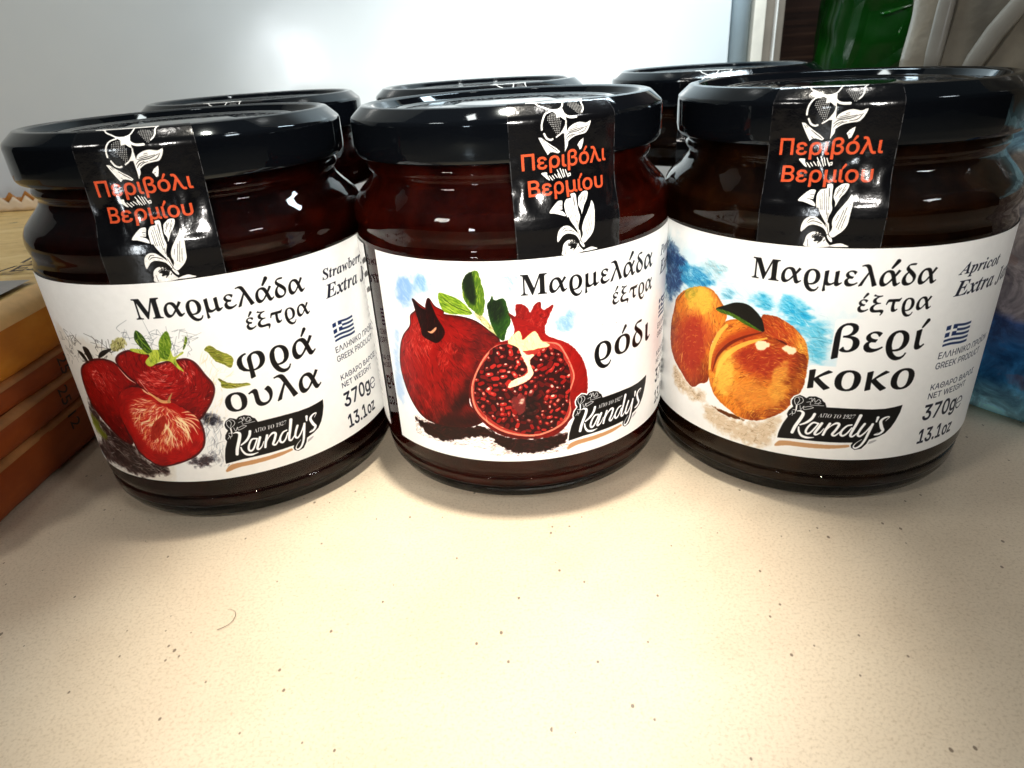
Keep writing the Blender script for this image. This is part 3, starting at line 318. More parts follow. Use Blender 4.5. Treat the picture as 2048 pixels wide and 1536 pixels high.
"lstr":[[[[-1772,2602],[-1693,2615],[-1632,2565],[-1657,2444],[-1765,2179],[-1812,2003]],[20,44,76,81,81,76]],[[[-1382,2572],[-1425,2449],[-1526,2327],[-1662,2239]],[67,70,61,38]],[[[-1686,2174],[-1666,2057],[-1596,1948],[-1473,1911],[-1320,1931]],[38,52,64,61,20]],[[[-1262,2324],[-1381,2337],[-1475,2215],[-1516,2081],[-1479,2021],[-1410,2059],[-1326,2198],[-1262,2324]],[44,49,55,58,58,49,44,41]],[[[-1192,2340],[-1259,2187],[-1314,2052],[-1280,2016],[-1200,2075],[-1129,2201]],[67,67,64,49,32,23]],[[[-1018,2346],[-1088,2168],[-1127,2027]],[64,64,61]],[[[-1090,2131],[-994,2275],[-883,2364],[-812,2332],[-864,2184],[-927,2061],[-870,2023],[-780,2115],[-732,2190]],[20,29,58,64,64,64,49,29,20]],[[[-533,2331],[-632,2302],[-724,2181],[-744,2071],[-686,2028],[-601,2103],[-520,2249]],[41,47,55,61,55,44,38]],[[[-373,2580],[-438,2340],[-507,2123],[-515,2031],[-461,2017],[-365,2122]],[84,73,67,61,49,23]],[[[-245,2355],[-324,2194],[-356,2067],[-295,2021],[-185,2136],[-78,2312]],[64,64,61,55,41,44]],[[[-59,2338],[-117,2097],[-174,1889],[-257,1744],[-354,1684],[-405,1737],[-349,1838],[-242,1928]],[67,67,64,58,49,32,20,15]],[[[35,2516],[17,2405]],[70,44]],[[[236,2410],[309,2510],[200,2497],[122,2406],[169,2240],[216,2146],[139,2062],[25,2043],[117,2100]],[15,26,49,76,84,73,58,23,12]],[[[-1862,2860],[-1850,2942],[-1782,2979],[-1709,2973],[-1669,2890],[-1718,2812],[-1815,2770],[-1862,2860]],[15,15,15,15,15,15,15,15]],[[[-1780,2962],[-1750,2896],[-1789,2801]],[15,15,15]],[[[-1797,2746],[-1797,2620]],[38,29]],[[[-1726,2757],[-1698,2654],[-1638,2753],[-1627,2665],[-1433,2735],[-1523,2760],[-1620,2728]],[15,15,15,15,15,15,15]],[[[-1594,2865],[-1510,2885],[-1507,2806],[-1442,2805],[-1213,2812]],[13,13,13,13,13]],[[[-1548,2960],[-1494,2984],[-1483,2897],[-1438,2991],[-1410,2889],[-1348,2966],[-1299,2918],[-1349,2860],[-1419,2852]],[15,15,15,15,15,15,15,15,15]],[[[-1279,2876],[-1345,2834]],[13,13]],[[[-1871,2625],[-1811,2618],[-1816,2535],[-1858,2519],[-1881,2587]],[15,15,15,15,15]],[[[-1875,2534],[-1927,2470]],[13,13]],[[[-1858,2519],[-1866,2463]],[13,13]]],"k2":{"O1":[[680,3196],[589,3228],[466,3228],[536,3228],[911,3228],[1263,3228],[1339,3215],[1295,3094],[1232,3016],[1114,2973],[975,2988],[855,3053],[727,3126],[680,3196]],"O2":[[1271,3228],[1514,3228],[1834,3228],[1838,3228],[1785,3127],[1777,3020],[1742,2930],[1687,2863]],"O2b":[[1236,2993],[1248,2877],[1303,2808],[1398,2776],[1528,2775]],"O3":[[972,2947],[845,2897],[772,2787],[734,2676],[732,2574]],"O3b":[[780,2492],[836,2399],[915,2363],[966,2373]],"O3c":[[1283,2709],[1273,2639],[1229,2560],[1159,2475],[1055,2409]],"BL":[[915,2972],[1080,2991],[1239,2975],[1273,2842],[1288,2709],[1221,2750],[1163,2801],[1074,2783],[1066,2893],[1005,2941]],"BL2":[[1269,2629],[1292,2649],[1299,2498],[1262,2468],[1150,2470]],"ST":[[1297,2508],[1293,2468],[1282,2366],[1317,2305],[1314,2223],[1276,2161],[1244,2101],[1247,2223],[1241,2367],[1240,2479]],"L1":[[1881,2665],[1835,2537],[1751,2440],[1644,2420],[1575,2411],[1458,2385],[1382,2345],[1318,2300],[1276,2305],[1273,2397],[1315,2523],[1366,2588],[1488,2645],[1616,2662],[1739,2637],[1802,2645]],"L2":[[650,2424],[715,2419],[810,2347],[940,2254],[1055,2182],[1131,2110],[1091,2078],[959,2119],[896,2108],[850,2066],[780,2180],[709,2305]],"L3":[[1696,2340],[1689,2259],[1648,2132],[1601,2110],[1577,2169],[1543,2211],[1595,2281]]},
"k2b":{"k1":[[1366,2523],[1551,2564]],"k2":[[1321,2488],[1508,2520],[1692,2556]],"k3":[[1273,2397],[1364,2467],[1562,2494],[1770,2569]],"k4":[[1273,2326],[1334,2396],[1448,2446]],"k5":[[1560,2444],[1714,2481],[1807,2588]],"k6":[[1350,2361],[1433,2415],[1521,2434]],"k7":[[1477,2586],[1551,2599]],"k8":[[863,2275],[992,2182],[1097,2109]],"k9":[[711,2367],[751,2316]],"k10":[[753,2373],[791,2332]],"k11":[[880,2150],[929,2109]],"k12":[[1578,2195],[1616,2210]]},
"k3":{"L1":[[786,883],[908,1026],[998,1094],[1058,1107],[1115,1093],[1107,1022],[1096,970],[1087,918],[1017,917],[1091,880],[1137,830],[1147,778],[1039,812],[897,857]],"L2":[[1327,1219],[1435,1219],[1447,1044],[1462,853],[1488,720],[1437,554],[1433,449],[1397,447],[1345,524],[1254,665],[1217,755],[1179,753],[1155,895],[1155,1024],[1215,1115],[1285,1129],[1332,1144]],"L3":[[1487,1058],[1501,1135],[1553,1185],[1630,1236],[1742,1237],[1746,1162],[1690,1049],[1620,959],[1578,869],[1532,772],[1533,856],[1483,957]],"L4":[[1823,1030],[1862,961],[1873,873],[1855,694],[1842,538],[1825,406],[1769,300],[1686,217],[1577,141],[1497,197],[1545,333],[1524,438],[1534,544],[1598,677],[1687,807],[1776,935]],"L5":[[936,232],[924,326],[952,449],[1015,534],[1108,573],[1208,557],[1302,483],[1393,393],[1427,315],[1446,236],[1371,332],[1243,386],[1144,395],[1062,362],[997,291]],"ST":[[1405,434],[1466,429],[1504,238],[1572,107],[1580,46],[1527,64],[1457,183]],"O":[[1057,-75],[1037,35],[1064,160],[1141,233],[1224,251],[1337,223],[1419,153],[1467,61],[1531,-58]],"L6":[[1543,-51],[1609,-7],[1748,23],[1848,-6],[1913,-48]],"SC":[[677,1707],[803,1717],[812,1660],[866,1555],[827,1560],[754,1621]]},
"k3b":{"k1":[[1213,1000],[1261,718]],"k2":[[1250,1039],[1296,706]],"k3":[[1289,1104],[1346,715]],"k4":[[1340,1042],[1398,618]],"k5":[[1368,1145],[1425,711]],"k6":[[1386,1145],[1403,980]],"k7":[[1535,1059],[1580,1161]],"k8":[[1510,983],[1616,1161]],"k9":[[1584,958],[1690,1137]],"k10":[[1628,1073],[1692,1212]],"k11":[[1588,493],[1631,612]],"k12":[[1620,349],[1713,705]],"k13":[[1661,310],[1769,770]],"k14":[[1716,339],[1774,602]],"k15":[[1815,821],[1831,834]],"k16":[[1027,441],[1103,519],[1177,516]],"k17":[[1048,422],[1134,474],[1233,459],[1335,417]],"k18":[[1018,1003],[1090,1005]],"k19":[[967,925],[1079,915]],"k20":[[1030,960],[1080,950]],"k21":[[1417,527],[1424,645]],"k22":[[1425,421],[1497,197],[1540,146]],"k23":[[1093,80],[1110,-56]]},
"k3w":{"w1":[[854,1637],[929,1550]],"w2":[[928,1638],[976,1574]],"w3":[[987,1658],[1048,1588]],"w4":[[1049,1741],[1149,1568]],"w5":[[1120,1767],[1196,1581]],"w6":[[1185,1743],[1231,1594]],"w7":[[1241,1731],[1305,1583]],"w8":[[1298,1632],[1350,1652],[1351,1602],[1308,1607]],"w9":[[1067,1666],[1098,1579]]}}

def glyph(face, ch):
    a, *cs = GLYPHS[face][ch].split('|')
    return int(a) / 1000, [np.array([[float(v) for v in p.split(',')] for p in c.split()]) / 1000 for c in cs]

def srgb(*c): return np.array(c, float) / 255.0

def smoothpoly(p, k=5):
    p = np.asarray(p, float)
    a, b, c, d = np.roll(p, 1, 0), p, np.roll(p, -1, 0), np.roll(p, -2, 0)
    out = []
    for i in range(k):
        t = i / k
        out.append(.5 * ((2 * b) + (c - a) * t + (2 * a - 5 * b + 4 * c - d) * t * t + (3 * b - a - 3 * c + d) * t ** 3))
    return np.stack(out, 1).reshape(-1, 2)

def smoothline(p, w, k=6):
    p = np.asarray(p, float); w = np.asarray(w, float)
    if len(p) < 3: return p, w
    e = np.vstack([2 * p[0] - p[1], p, 2 * p[-1] - p[-2]])
    P, W = [], []
    for i in range(len(p) - 1):
        a, b, c, d = e[i], e[i + 1], e[i + 2], e[i + 3]
        for j in range(k):
            t = j / k
            P.append(.5 * ((2 * b) + (c - a) * t + (2 * a - 5 * b + 4 * c - d) * t * t + (3 * b - a - 3 * c + d) * t ** 3))
            W.append(w[i] * (1 - t) + w[i + 1] * t)
    P.append(p[-1]); W.append(w[-1])
    return np.array(P), np.array(W)

def blur(a, r):
    r = int(round(r))
    if r < 1: return a
    for _ in range(2):
        for ax in (0, 1):
            n = a.shape[ax]
            pad = [(0, 0), (0, 0)]
            pad[ax] = (r + 1, r)
            c = np.cumsum(np.pad(a, pad, mode='edge'), axis=ax)
            k = 2 * r + 1
            a = (np.take(c, np.arange(k, k + n), axis=ax) - np.take(c, np.arange(0, n), axis=ax)) / k
    return a

class Canvas:
    """a printed sheet, drawn by code: s to the right, h upwards, in millimetres"""
    def __init__(s, s0, s1, h0, h1, K, paper, seed=1):
        s.s0, s.h0, s.K = s0, h0, K
        s.W, s.H = int(round((s1 - s0) * K)), int(round((h1 - h0) * K))
        s.a = np.ones((s.H, s.W, 3), np.float32) * np.array(paper, np.float32)
        s.rng = np.random.default_rng(seed)
    def px(s, p): return (np.asarray(p, float) - [s.s0, s.h0]) * s.K
    def cov(s, contours, SS=4):
        cs = [s.px(c) for c in contours]
        allp = np.vstack(cs)
        x0, y0 = np.floor(allp.min(0)).astype(int) - 1
        x1, y1 = np.ceil(allp.max(0)).astype(int) + 2
        x0, y0, x1, y1 = max(x0, 0), max(y0, 0), min(x1, s.W), min(y1, s.H)
        if x1 <= x0 or y1 <= y0: return None
        w, h = x1 - x0, y1 - y0
        A = np.vstack(cs); B = np.vstack([np.roll(c, -1, 0) for c in cs])
        ys = y0 + (np.arange(h * SS) + .5) / SS
        hit = (A[None, :, 1] <= ys[:, None]) != (B[None, :, 1] <= ys[:, None])
        rr, ee = np.nonzero(hit)
        if len(rr) == 0: return None
        t = (ys[rr] - A[ee, 1]) / (B[ee, 1] - A[ee, 1])
        xs = np.clip(A[ee, 0] + t * (B[ee, 0] - A[ee, 0]) - x0, 0, w)
        o = np.lexsort((xs, rr)); rr, xs = rr[o], xs[o]
        first = np.r_[True, rr[1:] != rr[:-1]]
        idx = np.arange(len(rr)); st = np.maximum.accumulate(np.where(first, idx, 0))
        sg = np.where((idx - st) % 2 == 0, 1.0, -1.0)
        D = np.zeros((h * SS, w + 2))
        f = np.floor(xs).astype(int); fr = xs - f
        np.add.at(D, (rr, f), sg * (1 - fr)); np.add.at(D, (rr, f + 1), sg * fr)
        m = np.clip(np.cumsum(D, 1)[:, :w], 0, 1).reshape(h, SS, w).mean(1)
        return m, y0, x0
    def put(s, m, y0, x0, colour, alpha=1.0):
        h, w = m.shape
        v = s.a[y0:y0 + h, x0:x0 + w]
        k = (m * alpha)[..., None].astype(np.float32)
        v += k * (np.asarray(colour, np.float32) - v)
    def poly(s, contours, colour, alpha=1.0):
        r = s.cov(contours)
        if r: s.put(*r, colour, alpha)
    def full(s, p, smooth=True):
        M = np.zeros((s.H, s.W), np.float32)
        r = s.cov([smoothpoly(p) if smooth else np.asarray(p, float)])
        if r: M[r[1]:r[1] + r[0].shape[0], r[2]:r[2] + r[0].shape[1]] = r[0]
        return M
    def fbm(s, cell, octs=4, stretch=(1, 1)):
        out = np.zeros((s.H, s.W), np.float32); amp = 1.0; tot = 0
        c = cell * s.K
        for _ in range(octs):
            cx, cy = max(c * stretch[0], 1), max(c * stretch[1], 1)
            gw, gh = int(s.W / cx) + 3, int(s.H / cy) + 3
            g = s.rng.random((gh, gw)).astype(np.float32)
            X, Y = np.arange(s.W) / cx, np.arange(s.H) / cy
            xi, yi = X.astype(int), Y.astype(int)
            fx, fy = (X - xi)[None, :], (Y - yi)[:, None]
            fx = fx * fx * (3 - 2 * fx); fy = fy * fy * (3 - 2 * fy)
            v = (g[yi][:, xi] * (1 - fx) + g[yi][:, xi + 1] * fx) * (1 - fy) + (g[yi + 1][:, xi] * (1 - fx) + g[yi + 1][:, xi + 1] * fx) * fy
            out += amp * v; tot += amp; amp *= .55; c /= 2
        return out / tot
    def wash(s, p, colour, alpha=1.0, soft=.5, rag=.5, cell=1.5, smooth=True, stretch=(1, 1), clip=None, hard=.3):
        M = blur(s.full(p, smooth), soft * s.K)
        if rag > 0:
            N = s.fbm(cell, 4, stretch)
            M = np.clip((M + rag * (N - .5) * 2 * np.minimum(M * 4, 1) - .5 + hard / 2) / hard, 0, 1)
        if clip is not None: M = M * clip
        s.put(M, 0, 0, colour, alpha)
        return M
    def stroke(s, p, w, colour, alpha=1.0, k=6, mask=None):
        P, Wd = smoothline(p, w, k)
        P = s.px(P); Wd = Wd * s.K / 2
        pad = Wd.max() + 2
        x0, y0 = np.floor(P.min(0) - pad).astype(int); x1, y1 = np.ceil(P.max(0) + pad).astype(int)
        x0, y0, x1, y1 = max(x0, 0), max(y0, 0), min(x1, s.W), min(y1, s.H)
        if x1 <= x0 or y1 <= y0: return
        X, Y = np.meshgrid(np.arange(x0, x1) + .5, np.arange(y0, y1) + .5)
        best = np.full(X.shape, 1e9)
        for i in range(len(P) - 1):
            a, b = P[i], P[i + 1]; d = b - a; L = max(d @ d, 1e-9)
            t = np.clip(((X - a[0]) * d[0] + (Y - a[1]) * d[1]) / L, 0, 1)
            q = np.hypot(X - a[0] - t * d[0], Y - a[1] - t * d[1]) - (Wd[i] * (1 - t) + Wd[i + 1] * t)
            best = np.minimum(best, q)
        m = np.clip(.5 - best, 0, 1)
        if mask is not None: m = m * mask[y0:y1, x0:x1]
        s.put(m, y0, x0, colour, alpha)
    def hatch(s, mask, n, ang, length, width, cols, alpha=.6, jit=.35):
        """many short brush marks inside a mask; ang(x, y) gives their direction"""
        ys, xs = np.nonzero(mask > .5)
        if len(ys) == 0: return
        for _ in range(n):
            i = s.rng.integers(len(ys))
            x, y = xs[i] / s.K + s.s0, ys[i] / s.K + s.h0
            t = ang(x, y) + s.rng.normal(0, jit)
            L = length * s.rng.uniform(.4, 1.4)
            dx, dy = math.cos(t) * L / 2, math.sin(t) * L / 2
            bx, by = s.rng.normal(0, L * .12, 2)
            w = width * s.rng.uniform(.5, 1.4)
            c = cols[s.rng.integers(len(cols))]
            s.stroke([(x - dx, y - dy), (x + bx, y + by), (x + dx, y + dy)], [w * .3, w, w * .2], c, alpha * s.rng.uniform(.4, 1), 2, mask)
    def text(s, face, txt, x0, x1, base, cap, colour, ref='M', slant=0.0, bold=0.0, capref=None, alpha=1.0, rise=0.0):
        """set a line so that it runs from x0 to x1; cap = height of the reference letter"""
        pen, items = 0.0, []
        for ch in txt:
            if ch == ' ': pen += .2; continue
            acc = None
            if face in ('B', 'S') and ch in 'άέόίύ':
                acc = {'ά': 'α', 'έ': 'ε', 'ό': 'ο', 'ί': 'ι', 'ύ': 'υ'}[ch]
            a, cs = glyph(face, acc or ch)
            items.append((pen, cs, bool(acc), a))
            pen += a
        lo = min(c[:, 0].min() + q for q, cs, _, _ in items for c in cs)
        hi = max(c[:, 0].max() + q for q, cs, _, _ in items for c in cs)
        rc = glyph(face, ref)[1]
        sy = cap / max(c[:, 1].max() for c in rc)
        sx = (x1 - x0) / (hi - lo)
        for q, cs, acc, a in items:
            pl = []
            for c in cs:
                y = c[:, 1] * sy
                x = x0 + (c[:, 0] + q - lo) * sx
                pl.append(np.stack([x + slant * y, base + y + rise * (x - x0)], 1))
            if bold > 0:
                for c in pl: s.stroke(np.vstack([c, c[:1]]), [bold] * (len(c) + 1), colour, alpha, 1)
            s.poly(pl, colour, alpha)
            if acc:
                top = max(c[:, 1].max() for c in pl); cx = np.mean([c[:, 0].mean() for c in pl[:1]])
                e = cap * (.30 if face == 'B' else .22)
                s.stroke([(cx + e * .05, top + e * .35), (cx + e * .75, top + e * 1.35)], [e * .32, e * .62] if face == 'B' else [bold + e * .3, bold + e * .5], colour, alpha)
    def image(s, name, gain=1.0):
        rgba = np.ones((s.H, s.W, 4), np.float32)
        a = np.clip(s.a, 0, 1)
        if gain != 1.0: a = PAPER * np.clip(a / PAPER, 0, 1.1) ** gain      # ink density of the print
        rgba[..., :3] = np.clip(a, 0, 1)
        im = bpy.data.images.new(name, s.W, s.H)
        im.pixels.foreach_set(rgba.ravel())
        im.update()
        im.pack()
        return im

def A(group, key): return np.array(ART[group][key], float) / 100.0
def centre(p): return np.asarray(p).mean(0)

# ------------------------------------------------------------------ the three paper labels
S0, S1, H0, H1 = -71.4, 184.9, 13.5, 65.8
PAPER = srgb(240, 240, 238)
INK = srgb(14, 14, 18)
NAVY = srgb(12, 22, 52)

def label_canvas(seed):
    c = Canvas(S0, S1, H0, H1, 12.0, PAPER, seed)
    n = c.fbm(1.2, 3)
    c.a *= (1 + .02 * (n - .5))[..., None]
    return c

def common(c, english):
    # headline, right-hand column, flag and the black emblem are the same on all three
    c.text('B', 'Μαρμελάδα', -31.5, 6.9, 57.6, 4.75, INK, 'Μ', bold=.07)
    c.text('B', 'έξτρα', -8.7, 7.1, 51.7, 2.95, INK, 'ε', bold=.05)
    c.text('I', english, 12.5, 12.5 + {'Apricot': 14.3, 'Strawberry': 19.5, 'Pomegranate': 22.5}[english], 58.5, 2.6, NAVY, 'A')
    c.text('I', 'Extra Jam', 12.5, 38.6, 53.6, 3.4, NAVY, 'E')
    # flag: a small waving cross and stripes
    fx0, fx1, fy0, fy1 = 12.9, 20.9, 41.5, 46.5
    blue = srgb(18, 58, 110)
    def wave(u): return .22 * math.sin(u * 5.2 + .4)
    def band(u0, u1, v0, v1):
        us = np.linspace(u0, u1, 12)
        top = [(fx0 + (fx1 - fx0) * u, fy0 + (fy1 - fy0) * v1 + wave(u)) for u in us]
        bot = [(fx0 + (fx1 - fx0) * u, fy0 + (fy1 - fy0) * v0 + wave(u)) for u in us[::-1]]
        c.poly([np.array(top + bot)], blue)
    st = 1 / 9
    for k in (0, 2): band(0, 1, k * st, (k + 1) * st)
    for k in (4, 6, 8): band(.42, 1, k * st, (k + 1) * st)
    for u0, u1 in ((0, .16), (.25, .42)):
        band(u0, u1, 4 * st, 5.9 * st); band(u0, u1, 7.1 * st, 9 * st)
    c.text('S', 'ΕΛΛΗΝΙΚΟ ΠΡΟΪΟΝ', 12.5, 32.4, 38.6, 1.6, NAVY, 'Η')
    c.text('S', 'GREEK PRODUCT', 12.4, 29.4, 36.0, 1.6, NAVY, 'H')
    c.text('S', 'ΚΑΘΑΡΟ ΒΑΡΟΣ', 12.5, 29.4, 30.6, 1.5, NAVY, 'Η')
    c.text('S', 'NET WEIGHT', 12.4, 26.0, 28.3, 1.5, NAVY, 'H')
    c.text('S', '370g', 12.2, 23.6, 22.6, 4.0, NAVY, '7', bold=.22)
    th = np.linspace(.25, 5.7, 14)
    c.stroke([(24.1, 23.9), (26.7, 24.0)] , [.2, .2], NAVY)
    c.stroke([(25.4 + 1.35 * math.cos(t), 23.9 + 1.55 * math.sin(t)) for t in th], [.3] * 14, NAVY)
    c.text('S', '13.1', 12.4, 20.0, 16.1, 3.8, NAVY, '1', bold=.2)
    c.text('S', 'oz', 20.7, 24.4, 16.1, 2.6, NAVY, 'z', bold=.18)
    # far end of the wrap-round strip: rows of fine print too small to read
    for h in np.arange(20, 64, 1.9):
        x = 60.0
        while x < 178:
            w = c.rng.uniform(.8, 5)
            if c.rng.random() < .8: c.stroke([(x, h), (x + w, h)], [.45, .45], srgb(60, 60, 66), .8)
            x += w + .9
    for h in (60.8, 57.2, 53.0):
        c.stroke([(180.6, h - .8), (184.2, h + .8)], [1.0, 1.3], srgb(45, 40, 42), .9)

def emblem(c):
    c.wash(A('logo', 'SW'), srgb(196, 150, 104), .85, .25, .12, .8)
    c.wash(A('logo', 'SW2'), srgb(176, 176, 178), .8, .2, .1, .8)
    bk = A('logo', 'BK')
    c.stroke(np.vstack([bk, bk[:1]]), [.7] * (len(bk) + 1), PAPER, 1, 1)
    c.poly([bk], srgb(13, 14, 17))
    for pts, ws in ART['lstr']:
        c.stroke(np.array(pts) / 100.0, np.array(ws) / 100.0, srgb(246, 246, 246))
    c.text('N', 'ΑΠΟ ΤΟ 1927', -13.0, -5.1, 25.0, 1.05, srgb(240, 240, 240), 'Τ', slant=.25)

def halo(c, boxes):
    # the white clearing left round the lettering
    for x0, x1, y0, y1 in boxes:
        p = [(x0, y0), (x1, y0), (x1, y1), (x0, y1)]
        M = blur(c.full(p, False), .5 * c.K)
        c.put(np.clip((M - .35) / .3, 0, 1), 0, 0, PAPER)

def around(c0, inner=0.0):
    return lambda x, y: math.atan2(y - c0[1], x - c0[0]) + math.pi / 2 + inner

def fruit(c, p, base, dark, light, hl, seed_cols=None, nstroke=900, ang=None, lit=(-.35, .5)):
    """painted fruit: body tone modelled with airbrush and brush marks inside its outline"""
    M = np.clip((blur(c.full(p), .22 * c.K) + .55 * (c.fbm(.7, 3) - .5) - .5 + .16) / .32, 0, 1)
    ctr = centre(p); ext = (np.max(p, 0) - np.min(p, 0)) / 2
    X = (np.arange(c.W) / c.K + c.s0 - ctr[0]) / ext[0]
    Y = (np.arange(c.H) / c.K + c.h0 - ctr[1]) / ext[1]
    X, Y = np.meshgrid(X, Y)
    d = np.hypot(X - lit[0], Y - lit[1])
    n = c.fbm(2.2, 4)
    c.put(M, 0, 0, base)
    c.put(M * np.clip((d - .75) * .9 + (n - .5) * 1.5, 0, 1), 0, 0, dark, .85)
    c.put(M * np.clip((.62 - d) * 1.2 + (n - .5) * 1.7, 0, 1), 0, 0, light, .75)
    a = ang or around(ctr)
    c.hatch(M, nstroke, a, 2.4, .22, [dark, base, light, base * .8], .5)
    if hl is not None: c.hatch(M * (d < .45), nstroke // 9, a, 1.6, .18, [hl], .55)
    E = np.clip(M - blur(M, .5 * c.K), 0, 1) * 2
    c.put(np.clip(E, 0, 1) * np.clip(n * 2.4 - .7, 0, 1), 0, 0, dark, .5)
    return M

def strawberry_label():
    c = label_canvas(11)
    g = lambda k: A('straw', k)
    warm = srgb(232, 214, 182)
    c.wash(np.array([(-66, 15), (-34, 15), (-36, 30), (-40, 48), (-52, 52), (-66, 50)]), srgb(222, 212, 196), .45, 2.5, .5, 3)
    # scribbled ground shade
    M = c.wash(g('SH'), srgb(58, 38, 34), .95, 1.1, .7, 1.0, hard=.7)
    c.hatch(M, 420, lambda x, y: -.45, 3.2, .2, [srgb(30, 18, 18), srgb(150, 130, 118), srgb(225, 220, 214), srgb(72, 26, 30)], .75, .5)
    c.wash(g('GP'), srgb(132, 142, 38), .9, .7, .6, .9, hard=.8)
    c.hatch(c.full(np.array([(-62, 16), (-44, 15), (-40, 24), (-58, 32)])), 160, lambda x, y: -.5, 3.5, .16, [srgb(120, 108, 98), srgb(235, 230, 222), srgb(70, 58, 52)], .6, .4)
    M = c.wash(g('SR'), srgb(48, 46, 58), .95, .8, .8, .9, hard=.8)
    M2 = c.wash(g('SR2'), srgb(84, 78, 84), .9, .9, .8, .8, hard=.8)
    c.hatch(c.full(np.array([(-23.5, 18), (-19, 18.5), (-18.5, 29), (-25, 29.5)])), 130, lambda x, y: 1.1, 2.6, .2, [srgb(150, 156, 166), srgb(196, 204, 212), srgb(110, 112, 122)], .55, .4)
    c.hatch(M2, 70, lambda x, y: .3, 1.6, .2, [srgb(70, 24, 26), srgb(60, 58, 64)], .6)
    # pencilled leaves behind
    for k in range(60):
        x, y = c.rng.uniform(-62, -40), c.rng.uniform(44, 53)
        c.stroke([(x, y), (x + c.rng.normal(0, 1), y + c.rng.normal(0, 1)), (x + c.rng.normal(0, 2), y + c.rng.normal(0, 1.6))], [.1, .14, .08], srgb(60, 54, 48), .7)
    for k in range(60):
        x, y = c.rng.uniform(-37, -21), c.rng.uniform(48, 55)
        c.stroke([(x, y), (x + c.rng.normal(0, .8), y + c.rng.normal(0, .8)), (x + c.rng.normal(0, 1.4), y + c.rng.normal(0, 1.6))], [.08, .12, .06], srgb(110, 116, 122), .6)
    for k in ('LE', 'LF', 'LG'): c.wash(g(k), srgb(40, 36, 30), 1, .12, .15, .5)
    M = c.wash(g('YG'), srgb(196, 190, 128), .8, .4, .6, .6)
    c.hatch(M, 80, lambda x, y: .8, 1.1, .18, [srgb(110, 120, 40), srgb(70, 60, 30), srgb(214, 206, 150)], .7)
    c.hatch(c.full(np.array([(-24, 30), (-17, 30), (-14, 44), (-22, 48)])), 90, lambda x, y: .9, 3, .2, [srgb(238, 226, 196), srgb(228, 210, 170)], .6)
    deep, red, lite, pink = srgb(88, 0, 2), srgb(166, 10, 10), srgb(200, 40, 34), srgb(244, 164, 148)
    for k in ('S2', 'S1', 'S3'):
        q = smoothpoly(g(k)); c.stroke(np.vstack([q, q[:1]]), [1.0] * (len(q) + 1), srgb(84, 2, 4), .85, 1)
    c2 = centre(g('S2'))
    fruit(c, g('S2'), red, deep, lite, pink, nstroke=900, lit=(-.2, -.1), ang=around(c2 + [0, 3]))
    M = c.full(g('S2'))
    c.hatch(M, 45, around(c2), .7, .16, [pink, srgb(250, 200, 180)], .9)
    fruit(c, g('S1'), red, deep, lite, pink, nstroke=600, lit=(-.1, .45), ang=lambda x, y: -1.0)
    c.hatch(c.full(g('S1')), 30, lambda x, y: -1.1, .8, .14, [pink, srgb(255, 214, 190)], .9)
    def glints(key, q, a, b, n, ang):
        e = np.array([q + [a * math.cos(t), b * math.sin(t)] for t in np.linspace(0, 6.28, 14)[:-1]])
        c.hatch(c.full(e) * c.full(g(key)), n, ang, 1.6, .24, [pink, srgb(228, 110, 96), srgb(255, 206, 192), lite], .65, .4)
    s1, s2 = centre(g('S1')), centre(g('S2'))
    glints('S1', s1 + [-2.2, 3.6], 2.2, 3.2, 60, around(s1 + [-2.2, 3.2]))
    glints('S2', s2 + [-3.6, .6], 3.6, 2.2, 70, lambda x, y: -.35)
    glints('S2', s2 + [5.2, 2.2], 1.8, 3.6, 50, lambda x, y: -1.2)
    glints('S2', s2 + [1.2, 3.6], 2.4, 1.2, 30, lambda x, y: .5)
    # the halved one in front
    p3 = g('S3')
    M = fruit(c, p3, srgb(192, 28, 22), srgb(140, 8, 8), srgb(222, 84, 66), None, nstroke=500, lit=(0, 0))
    top = g('S3')[4] + [0.6, -.8]
    M3 = blur(c.full(centre(p3) + (p3 - centre(p3)) * .72 + [.4, .4]), .9 * c.K)
    def away(x, y): return math.atan2(y - top[1], x - top[0])
    c.hatch(M3, 900, away, 2.3, .26, [srgb(250, 226, 178), srgb(240, 190, 130), srgb(222, 110, 84), srgb(200, 60, 48), srgb(255, 244, 214)], .75, .3)
    for k in range(28):
        t = -math.pi / 2 + c.rng.normal(0, .62); L = c.rng.uniform(5.5, 11)
        q = top + [c.rng.normal(0, .9), -1]
        c.stroke([q + [math.cos(t) * L * .45, math.sin(t) * L * .45], q + [math.cos(t + .12) * L * .7, math.sin(t + .12) * L * .7], q + [math.cos(t) * L, math.sin(t) * L]], [.15, .5, .1], srgb(252, 232, 190), .8, 4, M)
    c.wash(g('CAV'), srgb(178, 52, 34), .9, .25, .3, .7)
    c.hatch(c.full(g('CAV')), 40, away, 1.6, .2, [srgb(206, 92, 52), srgb(150, 30, 24)], .7)
    c.stroke([g('S3')[3], g('S3')[4] + [0, .2], g('S3')[5]], [.3, .9, .7], srgb(238, 196, 140), .9)
    c.stroke([g('S3')[5] + [-.2, 0], g('S3')[5] + [.4, 1.1], g('S3')[5] + [1.2, 2.2]], [.7, .5, .15], srgb(196, 160, 110), 1)
    for a, b in ((6, 5), (5, 4)):
        pass
    c.stroke([g('S1')[4], g('S1')[5], g('S1')[6] + [-.3, .2]], [.1, .35, .12], srgb(250, 214, 196), .9)
    c.stroke([g('S2')[19] + [.6, 1], g('S2')[18], ], [.3, .1], srgb(250, 220, 200), .7)
    # green crown
    gl, gm, gd = srgb(196, 206, 92), srgb(120, 150, 40), srgb(34, 62, 16)
